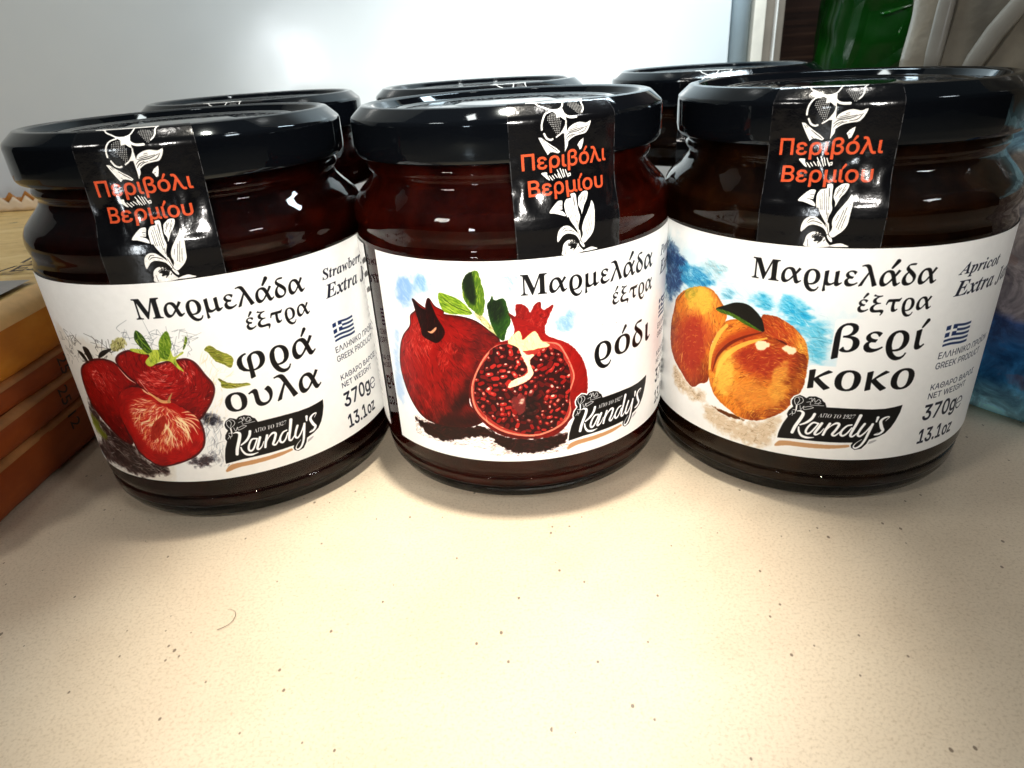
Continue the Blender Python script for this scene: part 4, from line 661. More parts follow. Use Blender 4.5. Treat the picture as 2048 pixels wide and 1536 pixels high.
    for k, cc in (('LC', gl), ('LB', gm), ('LA', srgb(58, 92, 26)), ('LD', gm)):
        M = c.wash(g(k), cc, 1, .1, .1, .4)
        c.hatch(M, 110 if k == 'LC' else 60, away if k == 'LC' else (lambda x, y: 1.9), 1.3, .18, [gl, gm, gd, srgb(228, 226, 150)], .7)
    p = g('LA'); c.stroke([p[0], centre(p), p[4]], [.1, .3, .2], srgb(150, 176, 70), .9)
    for k in ('ST', 'ST2'):
        M = c.wash(g(k), srgb(150, 156, 62), 1, .15, .25, .5)
        c.hatch(M, 110, lambda x, y: -.25, 1.6, .16, [srgb(84, 84, 24), srgb(196, 190, 92), srgb(110, 104, 40), srgb(214, 208, 140)], .75, .2)
    halo(c, [(-12.9, 7.6, 40.2, 50), (-17.9, 7, 30.7, 38)])
    common(c, 'Strawberry')
    c.text('B', 'φρά', -12.8, 6.5, 41.3, 4.9, INK, 'ο', bold=.12)
    c.text('B', 'ουλα', -17.6, 6.2, 31.9, 4.9, INK, 'ο', bold=.12)
    emblem(c)
    return c.image('strawberry_label_print', 1.4)

def pomegranate_label():
    c = label_canvas(23)
    g = lambda k: A('pom', k)
    bl = srgb(158, 190, 224)
    for k, a in (('B1', .9), ('B2', 1), ('B3', .45), ('B4', .9), ('B5', .5), ('B6', .5)):
        M = c.wash(g(k), bl if k != 'B2' else srgb(150, 188, 216), min(a * 1.1, 1), 1.2, .5, 1.6, hard=.9)
        c.hatch(M, 90, lambda x, y: -.9, 2.0, .14, [srgb(226, 236, 246), srgb(140, 176, 210), bl], .5, .3)
    c.hatch(c.full(np.array([(-70, 60), (-30, 62), (-34, 50), (-66, 40)])), 160, lambda x, y: -.7, 1.6, .07, [srgb(190, 196, 200), srgb(214, 214, 206)], .6, .5)
    for k in ('SH1', 'SH2'):
        M = c.wash(g(k), srgb(54, 20, 16), 1, .55, .55, .8)
        p = g(k)
        lo = c.full(np.array([(p[:, 0].min(), p[:, 1].min() - .6), (p[:, 0].max(), p[:, 1].min() - .6), (p[:, 0].max(), p[:, 1].max()), (p[:, 0].min(), p[:, 1].max())]), False) * (1 - M)
        c.hatch(lo, 220, lambda x, y: .15, 1.2, .13, [srgb(120, 74, 52), srgb(206, 176, 140), srgb(90, 40, 34)], .55, .5)
        c.hatch(M, 220, lambda x, y: .1, 1.6, .18, [srgb(24, 6, 4), srgb(98, 46, 34), srgb(120, 30, 40), srgb(40, 14, 10)], .7, .5)
    # leaves
    gd, gm, gl = srgb(22, 44, 12), srgb(78, 116, 30), srgb(186, 202, 84)
    M = c.wash(g('STM'), srgb(222, 214, 166), .9, .3, .4, .7)
    c.hatch(M, 90, lambda x, y: -.9, 1.4, .14, [srgb(130, 140, 60), srgb(150, 130, 96), srgb(240, 234, 200)], .7)
    M = c.wash(g('LL'), srgb(160, 184, 62), 1, .2, .25, .6)
    c.hatch(M, 200, lambda x, y: -.45, 2.6, .2, [gl, gm, srgb(104, 138, 36), srgb(206, 216, 130)], .7, .15)
    p = g('LL'); c.stroke([p[0], centre(p), p[4]], [.1, .25, .2], srgb(70, 96, 26), .8)
    M = c.wash(g('LT'), srgb(104, 134, 40), 1, .25, .35, .5)
    p = g('LT'); left = c.full(centre(p) + (p - centre(p)) * [.55, .8] + [-.9, 1.2])
    c.put(blur(left, .5 * c.K) * M, 0, 0, gd, .95)
    c.hatch(M * (1 - left), 160, lambda x, y: 1.35, 1.6, .16, [gl, gm, srgb(150, 172, 60)], .7, .3)
    c.hatch(M * left, 110, lambda x, y: 1.35, 1.4, .16, [gd, srgb(12, 24, 6), srgb(50, 84, 20)], .7, .3)
    M = c.wash(g('LR'), srgb(52, 96, 22), 1, .2, .35, .5)
    p = g('LR'); up = c.full(centre(p) + (p - centre(p)) * [.8, .6] + [-.7, 1.6])
    c.put(blur(up, .5 * c.K) * M, 0, 0, srgb(12, 40, 8), .95)
    c.hatch(M, 140, lambda x, y: 1.2, 1.4, .15, [gm, gd, srgb(120, 150, 40), srgb(28, 66, 14)], .6, .3)
    # whole fruit
    deep, red, lite, pink = srgb(66, 4, 4), srgb(164, 22, 18), srgb(196, 58, 46), srgb(236, 148, 128)
    p1 = g('P1'); c1 = centre(p1)
    q = smoothpoly(p1); c.stroke(np.vstack([q, q[:1]]), [.5] * (len(q) + 1), deep, 1, 1)
    M = fruit(c, p1, red, deep, lite, pink, nstroke=1100, lit=(-.55, .25), ang=lambda x, y: math.atan2(y - c1[1] - 16, x - c1[0] + 3) + .25)
    c.hatch(c.full(np.array([p1[4], p1[5], p1[6], p1[7], p1[8], c1 + [-2, -2], c1 + [-6, 3]])), 90, lambda x, y: -1.15, 4.2, .14, [pink, srgb(206, 80, 62)], .6, .1)
    q = np.array([p1[12] + [-1, 0], p1[13], p1[14], p1[15], p1[15] + [-3.5, -5], p1[12] + [-5, -2]])
    c.put(blur(c.full(q), 1.0 * c.K) * M, 0, 0, srgb(40, 2, 3), .8)
    q = np.array([p1[8], p1[9], p1[10], p1[11], p1[12] + [-3, -3], p1[9] + [0, 5]])
    c.put(blur(c.full(q), 1.2 * c.K) * M, 0, 0, srgb(44, 4, 4), .75)
    for dx, dy, a, b in ((-3.5, 3, 2.6, 3.2), (3.2, 2.0, 2.2, 2.0), (1.0, -2.0, 1.6, 3.0)):
        e = np.array([c1 + [dx + a * math.cos(t), dy + b * math.sin(t)] for t in np.linspace(0, 6.28, 14)[:-1]])
        c.hatch(c.full(e) * M, 70, lambda x, y: 1.0 + (x - c1[0]) * .06, 1.8, .16, [pink, srgb(206, 84, 70), srgb(190, 56, 44)], .5, .3)
    M = c.wash(g('CR'), srgb(46, 4, 6), 1, .12, .15, .5)
    c.hatch(M, 80, lambda x, y: 1.45, 2.2, .18, [srgb(120, 18, 18), srgb(28, 2, 2), srgb(84, 10, 10)], .6, .15)
    c.wash(g('CT'), srgb(226, 176, 140), .95, .12, .3, .4)
    # cut fruit
    p2 = g('P2')
    M = fruit(c, p2, srgb(164, 18, 16), srgb(98, 4, 6), srgb(196, 50, 40), None, nstroke=500, lit=(.5, .1))
    crown = np.array([p2[i] for i in range(0, 13)] + [p2[26], p2[27]])
    c.hatch(c.full(p2[:16]) * M, 170, lambda x, y: 1.3, 1.1, .13, [srgb(226, 128, 108), srgb(190, 70, 56), srgb(110, 8, 10)], .65, .7)
    cf = g('CF')
    Mf = c.wash(cf, srgb(226, 150, 126), 1, .15, .12, .5)
    c.put(c.full(centre(cf) + (cf - centre(cf)) * .965) , 0, 0, srgb(170, 44, 38), .75)
    c.hatch(Mf, 420, around(centre(cf)), 1.6, .18, [srgb(246, 222, 180), srgb(232, 170, 140), srgb(180, 40, 36), srgb(196, 66, 54)], .6, .3)
    cream = np.array([cf[4] + [-1, 0], cf[5], cf[6], cf[7], cf[8], cf[9], cf[10] + [-1.5, -.5], cf[8] + [.5, -4.5], cf[6] + [0, -3.5]])
    c.wash(cream, srgb(250, 234, 180), 1, .25, .3, .6)
    c.hatch(c.full(cream), 60, lambda x, y: -1.2, 1.2, .15, [srgb(255, 248, 220), srgb(240, 206, 140), srgb(226, 180, 120)], .6)
    sa = g('SA')
    Ms = c.wash(sa, srgb(70, 3, 8), 1, .2, .25, .6)
    ys, xs = np.nonzero(Ms > .7)
    n = 0
    pts = []
    while n < 6000 and len(pts) < 175:
        i = c.rng.integers(len(ys)); n += 1
        q = np.array([xs[i] / c.K + c.s0, ys[i] / c.K + c.h0])
        if all((q - o) @ (q - o) > 1.55 for o in pts): pts.append(q)
    dk = blur(c.full(np.array([g('SP')[1] + [1, .5], g('SP')[1] + [3.2, -.5], g('SP')[2] + [3, -4], g('SP')[3] + [.5, -3]])), .8 * c.K)
    for q in pts:
        r = c.rng.uniform(.62, 1.15); t = c.rng.uniform(0, 3.14)
        d = np.array([math.cos(t), math.sin(t)]) * r * .45
        c.stroke([q - d + [.12, -.14], q + d + [.12, -.14]], [r * 1.15, r * 1.15], srgb(44, 2, 6), .8, 1, Ms)
        cc = [srgb(168, 22, 22), srgb(140, 12, 16), srgb(196, 58, 50), srgb(120, 6, 12)][c.rng.integers(4)]
        c.stroke([q - d, q + d], [r * 1.05, r * .95], cc, .95, 1, Ms)
        if c.rng.random() < .62:
            e = q + [c.rng.normal(-.1, .12), c.rng.normal(.15, .12)]
            w = r * c.rng.uniform(.3, .6)
            c.stroke([e - d * .3, e + d * .3], [w, w], [srgb(240, 170, 150), srgb(222, 110, 96), srgb(252, 214, 196)][c.rng.integers(3)], .9, 1, Ms)
    c.put(dk * Ms, 0, 0, srgb(26, 2, 4), .75)
    c.wash(g('MB'), srgb(250, 232, 196), 1, .14, .35, .5)
    c.hatch(c.full(g('MB')), 70, lambda x, y: .9, .9, .13, [srgb(255, 250, 230), srgb(226, 150, 120)], .6)
    M = c.wash(np.array([g('SP')[0] + [-1.6, .6], g('SP')[1] + [-.4, .8], g('SP')[2] + [.4, -1.2], g('SP')[3] + [.6, -2.2], g('SP')[0] + [-1, -2.4]]), srgb(150, 70, 66), .8, .4, .5, .5)
    sp_ = g('SP'); c.wash(centre(sp_) + (sp_ - centre(sp_)) * .7, srgb(240, 222, 200), .8, .25, .6, .4, hard=.6)
    halo(c, [(-31.8, 7.4, 56.4, 62.8)])
    c.hatch(c.full(np.array([(-12, 51), (-7, 51), (-7, 47), (-12, 47)])), 3, lambda x, y: .4, .6, .2, [INK], 1)
    common(c, 'Pomegranate')
    c.text('B', 'ρόδι', -13.9, 6.8, 38.2, 4.9, INK, 'ο', bold=.12)
    emblem(c)
    return c.image('pomegranate_label_print', 1.45)

def apricot_label():
    c = label_canvas(37)
    g = lambda k: A('apr', k)
    c.wash(np.array([(-66, 58), (-52, 62), (-38, 58), (-20, 54), (-10, 50), (-9, 38), (-20, 36), (-40, 46), (-62, 46)]), srgb(206, 228, 236), .8, 2.5, .6, 2.5, hard=1.0)
    for k, cc, a in (('T1', srgb(18, 62, 116), .9), ('T2', srgb(28, 140, 186), .95), ('T2b', srgb(176, 206, 214), .8), ('T6', srgb(96, 176, 206), .8), ('T3', srgb(40, 168, 206), .95), ('T4', srgb(44, 174, 212), 1), ('T7', srgb(36, 150, 196), .9), ('T5', srgb(96, 192, 218), .9)):
        M = c.wash(g(k), cc, a, 1.2, .75, 1.3, stretch=(1.7, .8), hard=.8)
        c.hatch(M, 130, lambda x, y: -.5, 2.6, .2, [srgb(224, 240, 246), cc * .75, cc, srgb(120, 206, 226)], .5, .3)
    c.hatch(c.full(np.array([(-52, 57), (-30, 55), (-14, 50), (-14, 40), (-26, 46), (-48, 52)])), 420, lambda x, y: -.3, 2.6, .12, [srgb(206, 226, 232), srgb(150, 196, 214), srgb(240, 246, 248), srgb(180, 196, 204)], .6, .4)
    c.hatch(c.full(np.array([(-70, 62), (-56, 60), (-52, 52), (-60, 44), (-70, 44)])), 200, lambda x, y: 1.2, 3.0, .3, [srgb(20, 52, 92), srgb(60, 120, 160), srgb(150, 186, 206)], .5, .4)
    for k in ('TL', 'TN'):
        M = c.wash(g(k), srgb(214, 194, 166), .85, .9, .7, 1.0, hard=.8)
        c.hatch(M, 260, lambda x, y: .25, 1.2, .1, [srgb(150, 118, 84), srgb(240, 230, 212), srgb(110, 84, 58)], .6, .6)
    M = c.wash(g('BK'), srgb(112, 62, 14), 1, .35, .4, .6)
    org, red, yel, dk, pale = srgb(224, 142, 50), srgb(180, 66, 28), srgb(246, 202, 96), srgb(124, 44, 10), srgb(252, 226, 180)
    def apricot(p, lit, blush, ang, n):
        M = fruit(c, p, org, dk, yel, None, nstroke=n, lit=lit, ang=ang)
        B = blur(c.full(blush), 1.6 * c.K) * M
        c.put(np.clip(B * 1.1, 0, 1), 0, 0, red, .7)
        c.hatch(B, n // 2, ang, 1.9, .2, [red, srgb(160, 30, 16), org, srgb(204, 88, 50)], .6, .4)
        c.hatch(M, n // 2, ang, 1.5, .16, [yel, srgb(252, 216, 130), srgb(236, 168, 80), red], .6, .3)
        c.hatch(M, n // 3, ang, .8, .11, [srgb(110, 44, 10), srgb(84, 32, 8)], .8, .6)
        return M
    p = g('A2'); apricot(p, (.5, -.2), p[[0, 1, 2, 7, 8, 9]], lambda x, y: -.7, 260)
    c.wash(g('DK'), srgb(96, 22, 8), .95, .2, .3, .5)
    p = g('A1'); q = centre(p)
    apricot(p, (.1, .75), q + (p - q) * .7 + [-1, -4], lambda x, y: 1.4 + (x - q[0]) * .05, 520)
    c.stroke([p[0] + [.6, -.8], p[1] + [0, -.4], p[2]], [.12, .22, .1], srgb(70, 60, 14), .8)
    c.stroke([q + [-4.5, 0], q + [-4.2, -6], q + [-4.6, -10]], [.1, .5, .2], srgb(240, 190, 130), .7)
    p = g('A3'); q = centre(p)
    M = apricot(p, (-.6, -.1), q + (p - q) * [.62, .42] + [2.5, 4.2], around(q + [7, -15]), 900)
    def mottle(P, q, a, b, col_, al):
        e = np.array([q + [a * math.cos(t), b * math.sin(t)] for t in np.linspace(0, 6.28, 14)[:-1]])
        m = np.clip((blur(c.full(e), 1.0 * c.K) + 1.3 * (c.fbm(1.3, 4) - .5) - .3) / .6, 0, 1) * c.full(P)
        c.put(m, 0, 0, col_, al)
        c.hatch(m, 150, around(q + [4, -9]), 1.3, .16, [col_, col_ * .8, yel], .6, .4)
    p1 = g('A1'); q1 = centre(p1)
    mottle(p1, q1 + [.5, 9.5], 5.5, 4.0, srgb(232, 190, 78), .85)
    mottle(p1, q1 + [-.5, -3], 4.6, 7.5, srgb(172, 52, 22), .75)
    mottle(p1, q1 + [-2.2, 10.5], 3.0, 2.4, srgb(170, 160, 50), .5)
    mottle(p, q + [-6.5, -2.5], 2.8, 7.0, srgb(238, 196, 92), .8)
    mottle(p, q + [1.5, -6.5], 7.0, 3.2, srgb(226, 152, 66), .75)
    mottle(p, q + [2.8, 3.2], 6.5, 3.2, srgb(168, 50, 26), .7)
    mottle(p, q + [7.2, -1.5], 2.4, 5.5, srgb(236, 176, 80), .7)
    # the fold
    cr = g('CRS')
    band = np.vstack([cr, cr[::-1] + [-1.3, 1.7]])
    c.put(blur(c.full(band), .4 * c.K) * M, 0, 0, srgb(176, 66, 20), .8)
    c.stroke(cr + [-.3, .3], [.2, .4, .7, .8, .6, .3], srgb(120, 36, 8), .85)
    c.stroke(cr + [.9, -.9], [.5, .9, 1.2, 1.2, .9, .4], yel, .8)
    c.stroke(np.array([p[0] + [.4, 0], p[1] + [.5, 0], p[2] + [.6, -.2], p[3] + [.5, -.7]]), [.6, 1.0, 1.1, .8], srgb(240, 196, 96), .85)
    for k in ('HL', 'HL2'): c.wash(g(k), srgb(254, 228, 196), .95, .35, .4, .5)
    M = c.wash(g('LF'), srgb(20, 20, 12), 1, .1, .1, .5)
    c.hatch(M, 110, lambda x, y: -.5, 1.6, .14, [srgb(44, 42, 26), srgb(8, 8, 4), srgb(60, 56, 38)], .6, .3)
    M = c.wash(g('LG'), srgb(82, 116, 26), 1, .15, .3, .4)
    c.hatch(M, 60, lambda x, y: -.5, 1.2, .15, [srgb(130, 160, 40), srgb(40, 70, 12)], .7, .2)
    halo(c, [(-31.9, 7.4, 56.6, 62.6), (-20.8, 7, 54.2, 60), (-12.6, 7.6, 40.6, 50), (-11, -2, 37.5, 45), (-16.8, 7.4, 31.4, 38.4)])
    common(c, 'Apricot')
    c.text('B', 'βερί', -12.3, 7.6, 42.2, 4.9, INK, 'ε', bold=.12)
    c.text('B', 'κοκο', -16.3, 7.0, 32.4, 4.95, INK, 'κ', bold=.12)
    emblem(c)
    return c.image('apricot_label_print', 1.28)

# ------------------------------------------------------------------ the black seal strip
KW, KV = 25.6, 37.5
def seal_print():
    c = Canvas(0, KW, -1, KV, 20.0, srgb(8, 8, 10), 5)
    W = srgb(238, 236, 230); BKc = srgb(8, 8, 10)
    k2 = lambda k: A('k2', k); k3 = lambda k: A('k3', k)
    for k, w in (('O1', .32), ('O2', .34), ('O2b', .5), ('O3', .36), ('O3b', .4), ('O3c', .3)):
        p = k2(k); c.stroke(p, [w] * len(p), W)
    # cross-hatched olives
    for ctr, rx, ry in ((k2('O3').mean(0) + [1.9, -1.2], 1.9, 2.6), (k2('O2').mean(0) + [-1.2, -1.3], 2.0, 2.0)):
        for i in range(-6, 7):
            for j in range(-7, 8):
                q = ctr + np.array([i * .36 + j * .07, j * .36 - i * .05])
                if ((q - ctr) / [rx, ry]) @ ((q - ctr) / [rx, ry]) < .8 and (i + j) > -3:
                    c.stroke([q - [.05, .05], q + [.05, .05]], [.13, .13], W, .8)
    for k in ('BL', 'BL2', 'ST', 'L1', 'L2', 'L3'): c.poly([smoothpoly(k2(k)) if k in ('ST', 'L1') else k2(k)], W)
    for k in ART['k2b']: p = A('k2b', k); c.stroke(p, [.09] + [.17] * (len(p) - 2) + [.08], BKc)
    for k in ('L1', 'L2', 'L3', 'L4', 'L5', 'ST', 'O', 'L6', 'SC'):
        c.poly([smoothpoly(k3(k), 3)], W)
    o = centre(k3('O'))
    for _ in range(70):
        q = o + c.rng.normal(0, .62, 2) + [.45, .25]
        c.stroke([q, q + [.22, .3]], [.2, .16], BKc)
    for k in ART['k3b']: p = A('k3b', k); c.stroke(p, [.08] + [.15] * (len(p) - 2) + [.1], BKc)
    for k in ART['k3w']: p = A('k3w', k); c.stroke(p, [.22] * len(p), W)
    OR = srgb(200, 78, 44)
    for pas in (0, 1):
        kw = dict(bold=.62) if pas == 0 else dict(bold=.3)
        cc = BKc if pas == 0 else OR
        kw['bold'] = .62 if pas == 0 else .17
        c.text('S', 'Περιβόλι', 2.6, 22.9, 17.85, 3.2, cc, 'Π', rise=.02, **kw)
        c.text('S', 'Βερμίου', 3.7, 21.7, 12.4, 3.2, cc, 'Β', rise=.02, **kw)
    for x in (.07, KW - .07):  # light caught by the paper's side edges, drawn as broken pale lines
        h = -1.0
        while h < KV:
            w = c.rng.uniform(.3, 2.2)
            c.stroke([(x, h), (x, h + w)], [.09, .09], srgb(150, 150, 150), c.rng.uniform(.1, .8), 1)
            h += w + c.rng.uniform(0, .8)
    n = c.fbm(.5, 3)
    c.a *= (1 + .22 * (n - .5))[..., None]
    return c.image('seal_print')

def print_material(name, img, rough, bump=(.0, 900), coat=0.0, spec=.5):
    t = NT(name)
    uv = t.n('ShaderNodeUVMap')
    im = t.n('ShaderNodeTexImage')
    im.image = img
    im.interpolation = 'Cubic'
    im.extension = 'EXTEND'
    t.l(uv.outputs[0], im.inputs[0])
    t.col(im.outputs[0])
    t.set(rough=rough, spec=spec, coat=coat, coatr=.08)
    if bump[0] > 0: t.bump(t.noise(bump[1], 3, .6), bump[0], .0004)
    return t.m

M_LABEL = {
    'strawberry': print_material('strawberry_label_paper', strawberry_label(), .42, (.05, 500), spec=.22),
    'pomegranate': print_material('pomegranate_label_paper', pomegranate_label(), .42, (.05, 500), spec=.22),
    'apricot': print_material('apricot_label_paper', apricot_label(), .42, (.05, 500), spec=.22),
}
M_SEAL = print_material('seal_paper', seal_print(), .14, (.17, 420), spec=.5)

# ------------------------------------------------------------------ materials
t = NT('clear_glass'); t.set(base=(.97, .985, .98), rough=.008, trans=1.0, ior=1.31); M_GLASS = t.m

def jam_material(name, a, b):
    t = NT(name)
    n = t.noise(120, 4, .6)
    t.col(t.ramp(n, [(.35, a), (.7, b)]))
    t.set(rough=.3, spec=.02)
    t.bump(t.noise(70, 2), .12, .001)
    return t.m
M_JAM = {
    'strawberry': jam_material('strawberry_jam', (.005, .0004, .0002), (.016, .0015, .0005)),
    'pomegranate': jam_material('pomegranate_jam', (.014, .0009, .0004), (.040, .0034, .0009)),
    'apricot': jam_material('apricot_jam', (.006, .0018, .0005), (.020, .0065, .0015)),
}
t = NT('black_lid_enamel')
t.set(base=(.002, .0025, .0035), rough=.05, spec=.30, coat=0.0, tint=(.82, .94, 1.0))
lx = t.n('ShaderNodeSeparateXYZ'); t.l(t.coord(), lx.inputs[0])
rad = t.math('SQRT', t.math('ADD', t.math('MULTIPLY', lx.outputs[0], lx.outputs[0]), t.math('MULTIPLY', lx.outputs[1], lx.outputs[1])))
ringm = t.math('MULTIPLY', t.math('LESS_THAN', t.math('ABSOLUTE', t.math('SUBTRACT', rad, .0205)), .0042), t.math('GREATER_THAN', lx.outputs[2], .0945))
emb = t.ramp(t.noise(420, 1, .4), [(.47, (0, 0, 0)), (.53, (1, 1, 1))])
hgt = t.math('ADD', t.math('MULTIPLY', emb, ringm), t.math('MULTIPLY', t.noise(120, 2), .25))
t.bump(hgt, .22, .0005)
t.rgh(t.ramp(t.noise(60, 3), [(.3, (.03,) * 3), (.7, (.07,) * 3)]))
M_LID = t.m

t = NT('speckled_cream_laminate')
n1 = t.noise(1500, 3, .75)
n2 = t.noise(26, 4, .6)
base = t.ramp(n2, [(.3, (.64, .525, .385)), (.7, (.70, .59, .44))])
fine = t.ramp(n1, [(.25, (.62, .55, .46)), (.5, (1, 1, 1)), (.8, (1.06, 1.05, 1.03))])
base = t.mix(.8, base, fine, 'MULTIPLY')
smud = t.ramp(t.noise(14, 5, .7), [(.5, (1, 1, 1)), (.75, (.86, .84, .82))])
base = t.mix(1.0, base, smud, 'MULTIPLY')
v = t.n('ShaderNodeTexVoronoi')
v.inputs['Scale'].default_value = 520
v.inputs['Randomness'].default_value = 1.0
t.l(t.mapping((1, .7, 1), (0, 0, .5)), v.inputs['Vector'])
sep = t.n('ShaderNodeSeparateColor'); t.l(v.outputs['Color'], sep.inputs[0])
pick = t.math('GREATER_THAN', sep.outputs[0], .68)
near = t.math('LESS_THAN', v.outputs['Distance'], t.math('MULTIPLY', t.math('POWER', sep.outputs[1], 2.0), .19))
base = t.mix(t.math('MULTIPLY', t.math('MULTIPLY', pick, near), .8), base, (.10, .06, .035))
v2 = t.n('ShaderNodeTexVoronoi'); v2.inputs['Scale'].default_value = 90; t.l(t.coord(), v2.inputs['Vector'])
sep2 = t.n('ShaderNodeSeparateColor'); t.l(v2.outputs['Color'], sep2.inputs[0])
spk = t.math('MULTIPLY', t.math('GREATER_THAN', sep2.outputs[0], .97), t.math('LESS_THAN', v2.outputs['Distance'], t.math('MULTIPLY', sep2.outputs[1], .032)))
base = t.mix(t.math('MULTIPLY', spk, .9), base, (.05, .03, .02))
t.col(base)
t.rgh(t.ramp(t.noise(20, 4, .7), [(.3, (.30,) * 3), (.7, (.44,) * 3)]))
t.set(spec=.5)
t.bump(t.noise(700, 3, .6), .14, .0004)
M_TABLE = t.m

t = NT('white_enamel_panel')
n = t.noise(9, 4, .6)
c_ = t.ramp(n, [(.3, (.70, .745, .75)), (.7, (.76, .805, .81))])
v = t.n('ShaderNodeTexVoronoi'); v.inputs['Scale'].default_value = 34; t.l(t.coord(), v.inputs['Vector'])
s_ = t.n('ShaderNodeSeparateColor'); t.l(v.outputs['Color'], s_.inputs[0])
k_ = t.math('MULTIPLY', t.math('GREATER_THAN', s_.outputs[0], .80), t.math('LESS_THAN', v.outputs['Distance'], .022))
t.col(t.mix(k_, c_, (.06, .05, .04)))
t.rgh(t.ramp(t.noise(30, 4), [(.35, (.14,) * 3), (.7, (.24,) * 3)]))
t.set(spec=.5)
t.bump(t.noise(45, 2), .03, .002)
M_PANEL = t.m

def plain(name, colour, rough, nscale=60, var=.15, spec=.4, metal=0.0, bump=0.0):
    t = NT(name)
    a = tuple(v * (1 - var) for v in colour); b = tuple(min(v * (1 + var), 1) for v in colour)
    t.col(t.ramp(t.noise(nscale, 4), [(.3, a), (.7, b)]))
    t.set(rough=rough, spec=spec, metal=metal)
    if bump: t.bump(t.noise(nscale * 4, 3), bump, .001)
    return t.m
M_TRIMW = plain('cream_trim', (.74, .68, .58), .35)
M_TRIMB = plain('bluish_edge_moulding', (.45, .56, .62), .3, 20)
M_TRIMT = plain('taupe_gasket', (.20, .165, .13), .5)
M_TRIML = plain('bright_metal_bead', (.85, .82, .76), .2)

t = NT('dark_wood')
g_ = t.noise(1.0, 6, .65, t.mapping((6, 6, 230)), .3)
t.col(t.ramp(g_, [(.3, (.008, .004, .003)), (.52, (.03, .013, .008)), (.66, (.075, .038, .022)), (.8, (.16, .09, .06))]))
t.set(rough=.38)
t.bump(g_, .2, .001)
M_WOOD = t.m

t = NT('green_plastic_film')
t.col(t.ramp(t.noise(22, 3), [(.3, (.001, .012, .001)), (.7, (.001, .030, .001))]))
t.set(rough=.24, spec=.4)
gv = t.n('ShaderNodeTexVoronoi', feature='DISTANCE_TO_EDGE'); gv.inputs['Scale'].default_value = 36; t.l(t.mapping((1, 1, .7), (.3, .2, .5)), gv.inputs['Vector'])
t.bump(t.ramp(gv.outputs['Distance'], [(.0, (1, 1, 1)), (.12, (0, 0, 0))]), .6, .0016)
M_GREEN = t.m

t = NT('printed_plastic_pouch')
x_ = t.n('ShaderNodeSeparateXYZ'); t.l(t.coord(), x_.inputs[0])
wob = t.noise(45, 3)
z_ = t.math('ADD', x_.outputs[2], t.math('MULTIPLY', t.math('SUBTRACT', wob, .5), .012))
zz_ = t.math('MULTIPLY', z_, 1 / .13)
lay = t.ramp(zz_, [(0.0, (.16, .30, .36)), (.045, (.06, .17, .24)), (.10, (.012, .07, .16)), (.18, (.010, .06, .17)), (.235, (.012, .03, .10)), (.255, (.10, .09, .105)), (.40, (.13, .115, .12)), (.52, (.20, .175, .165)), (.575, (.22, .20, .19)), (.60, (.22, .40, .50)), (.66, (.20, .36, .44)), (.69, (.20, .18, .15)), (1.0, (.22, .20, .17))])
sw = t.noise(75, 5, .65, None, 1.6)
swc = t.ramp(sw, [(.36, (.28, .28, .36)), (.5, (1, 1, 1)), (.64, (2.2, 2.2, 2.1))])
low = t.math('LESS_THAN', z_, .084)
lay = t.mix(t.math('ADD', t.math('MULTIPLY', low, .68), .10), lay, swc, 'MULTIPLY')
fold_tone = t.ramp(t.noise(1.0, 2, .5, t.mapping((60, 60, 12), (.5, .3, 0))), [(.35, (.6, .6, .6)), (.65, (1.5, 1.45, 1.35))])
lay = t.mix(1.0, lay, t.mix(low, (1.15, 1.15, 1.12), (2.3, 2.2, 2.1)), 'MULTIPLY')
lay = t.mix(t.math('SUBTRACT', 1.0, low), lay, t.mix(1.0, lay, fold_tone, 'MULTIPLY'))
brick = t.ramp(t.noise(48, 3, .5), [(.66, (0, 0, 0)), (.70, (1, 1, 1))])
up = t.math('MULTIPLY', brick, t.math('GREATER_THAN', z_, .086))
lay = t.mix(t.math('MULTIPLY', up, .8), lay, (.40, .30, .24))
rst = t.ramp(t.noise(110, 3, .5), [(.66, (0, 0, 0)), (.70, (1, 1, 1))])
lay = t.mix(t.math('MULTIPLY', rst, .3), lay, (.22, .08, .04))
t.col(lay)
t.set(rough=.20, spec=.5)
t.bump(t.noise(55, 4, .6), .35, .003)
M_POUCH = t.m

t = NT('kraft_packet_side')
k1 = t.noise(1.0, 5, .6, t.mapping((40, 22, 60)), .4)
t.col(t.ramp(k1, [(.3, (.46, .13, .008)), (.55, (.66, .23, .016)), (.75, (.78, .34, .04))]))
t.set(rough=.5, spec=.4)
t.bump(t.noise(90, 3), .2, .001)
M_KRAFT = t.m
t = NT('red_brown_packet_side')  # red-brown, darkened in the colour for the dimmer light low in the stack
k1 = t.noise(1.0, 5, .6, t.mapping((40, 22, 60)), .4)
t.col(t.ramp(k1, [(.3, (.24, .040, .008)), (.6, (.38, .080, .014)), (.8, (.50, .14, .028))]))
t.set(rough=.5, spec=.4)
t.bump(t.noise(90, 3), .2, .001)
M_KRAFT2 = t.m
t = NT('printed_packet_top')
k1 = t.noise(1.0, 5, .65, t.mapping((70, 150, 60), (0, 0, .5)), .5)
t.col(t.ramp(k1, [(.34, (.14, .08, .03)), (.42, (.62, .40, .14)), (.6, (.74, .51, .20)), (.75, (.78, .58, .28))]))
t.set(rough=.45, spec=.35)
t.bump(t.noise(60, 3), .25, .0015)
M_PTOP = t.m
M_GREYLBL = plain('grey_sticker', (.34, .32, .30), .5)
M_EDGELIT = plain('pale_orange_edge_light', (.78, .48, .19), .45, 80, .2)
M_EDGELIT2 = plain('tan_edge_light', (.44, .19, .06), .5, 80, .3)
M_INKDARK = plain('brown_ink', (.05, .03, .02), .6)
M_BAGEDGE = plain('orange_paper', (.40, .15, .015), .55, 90, .3, bump=.3)
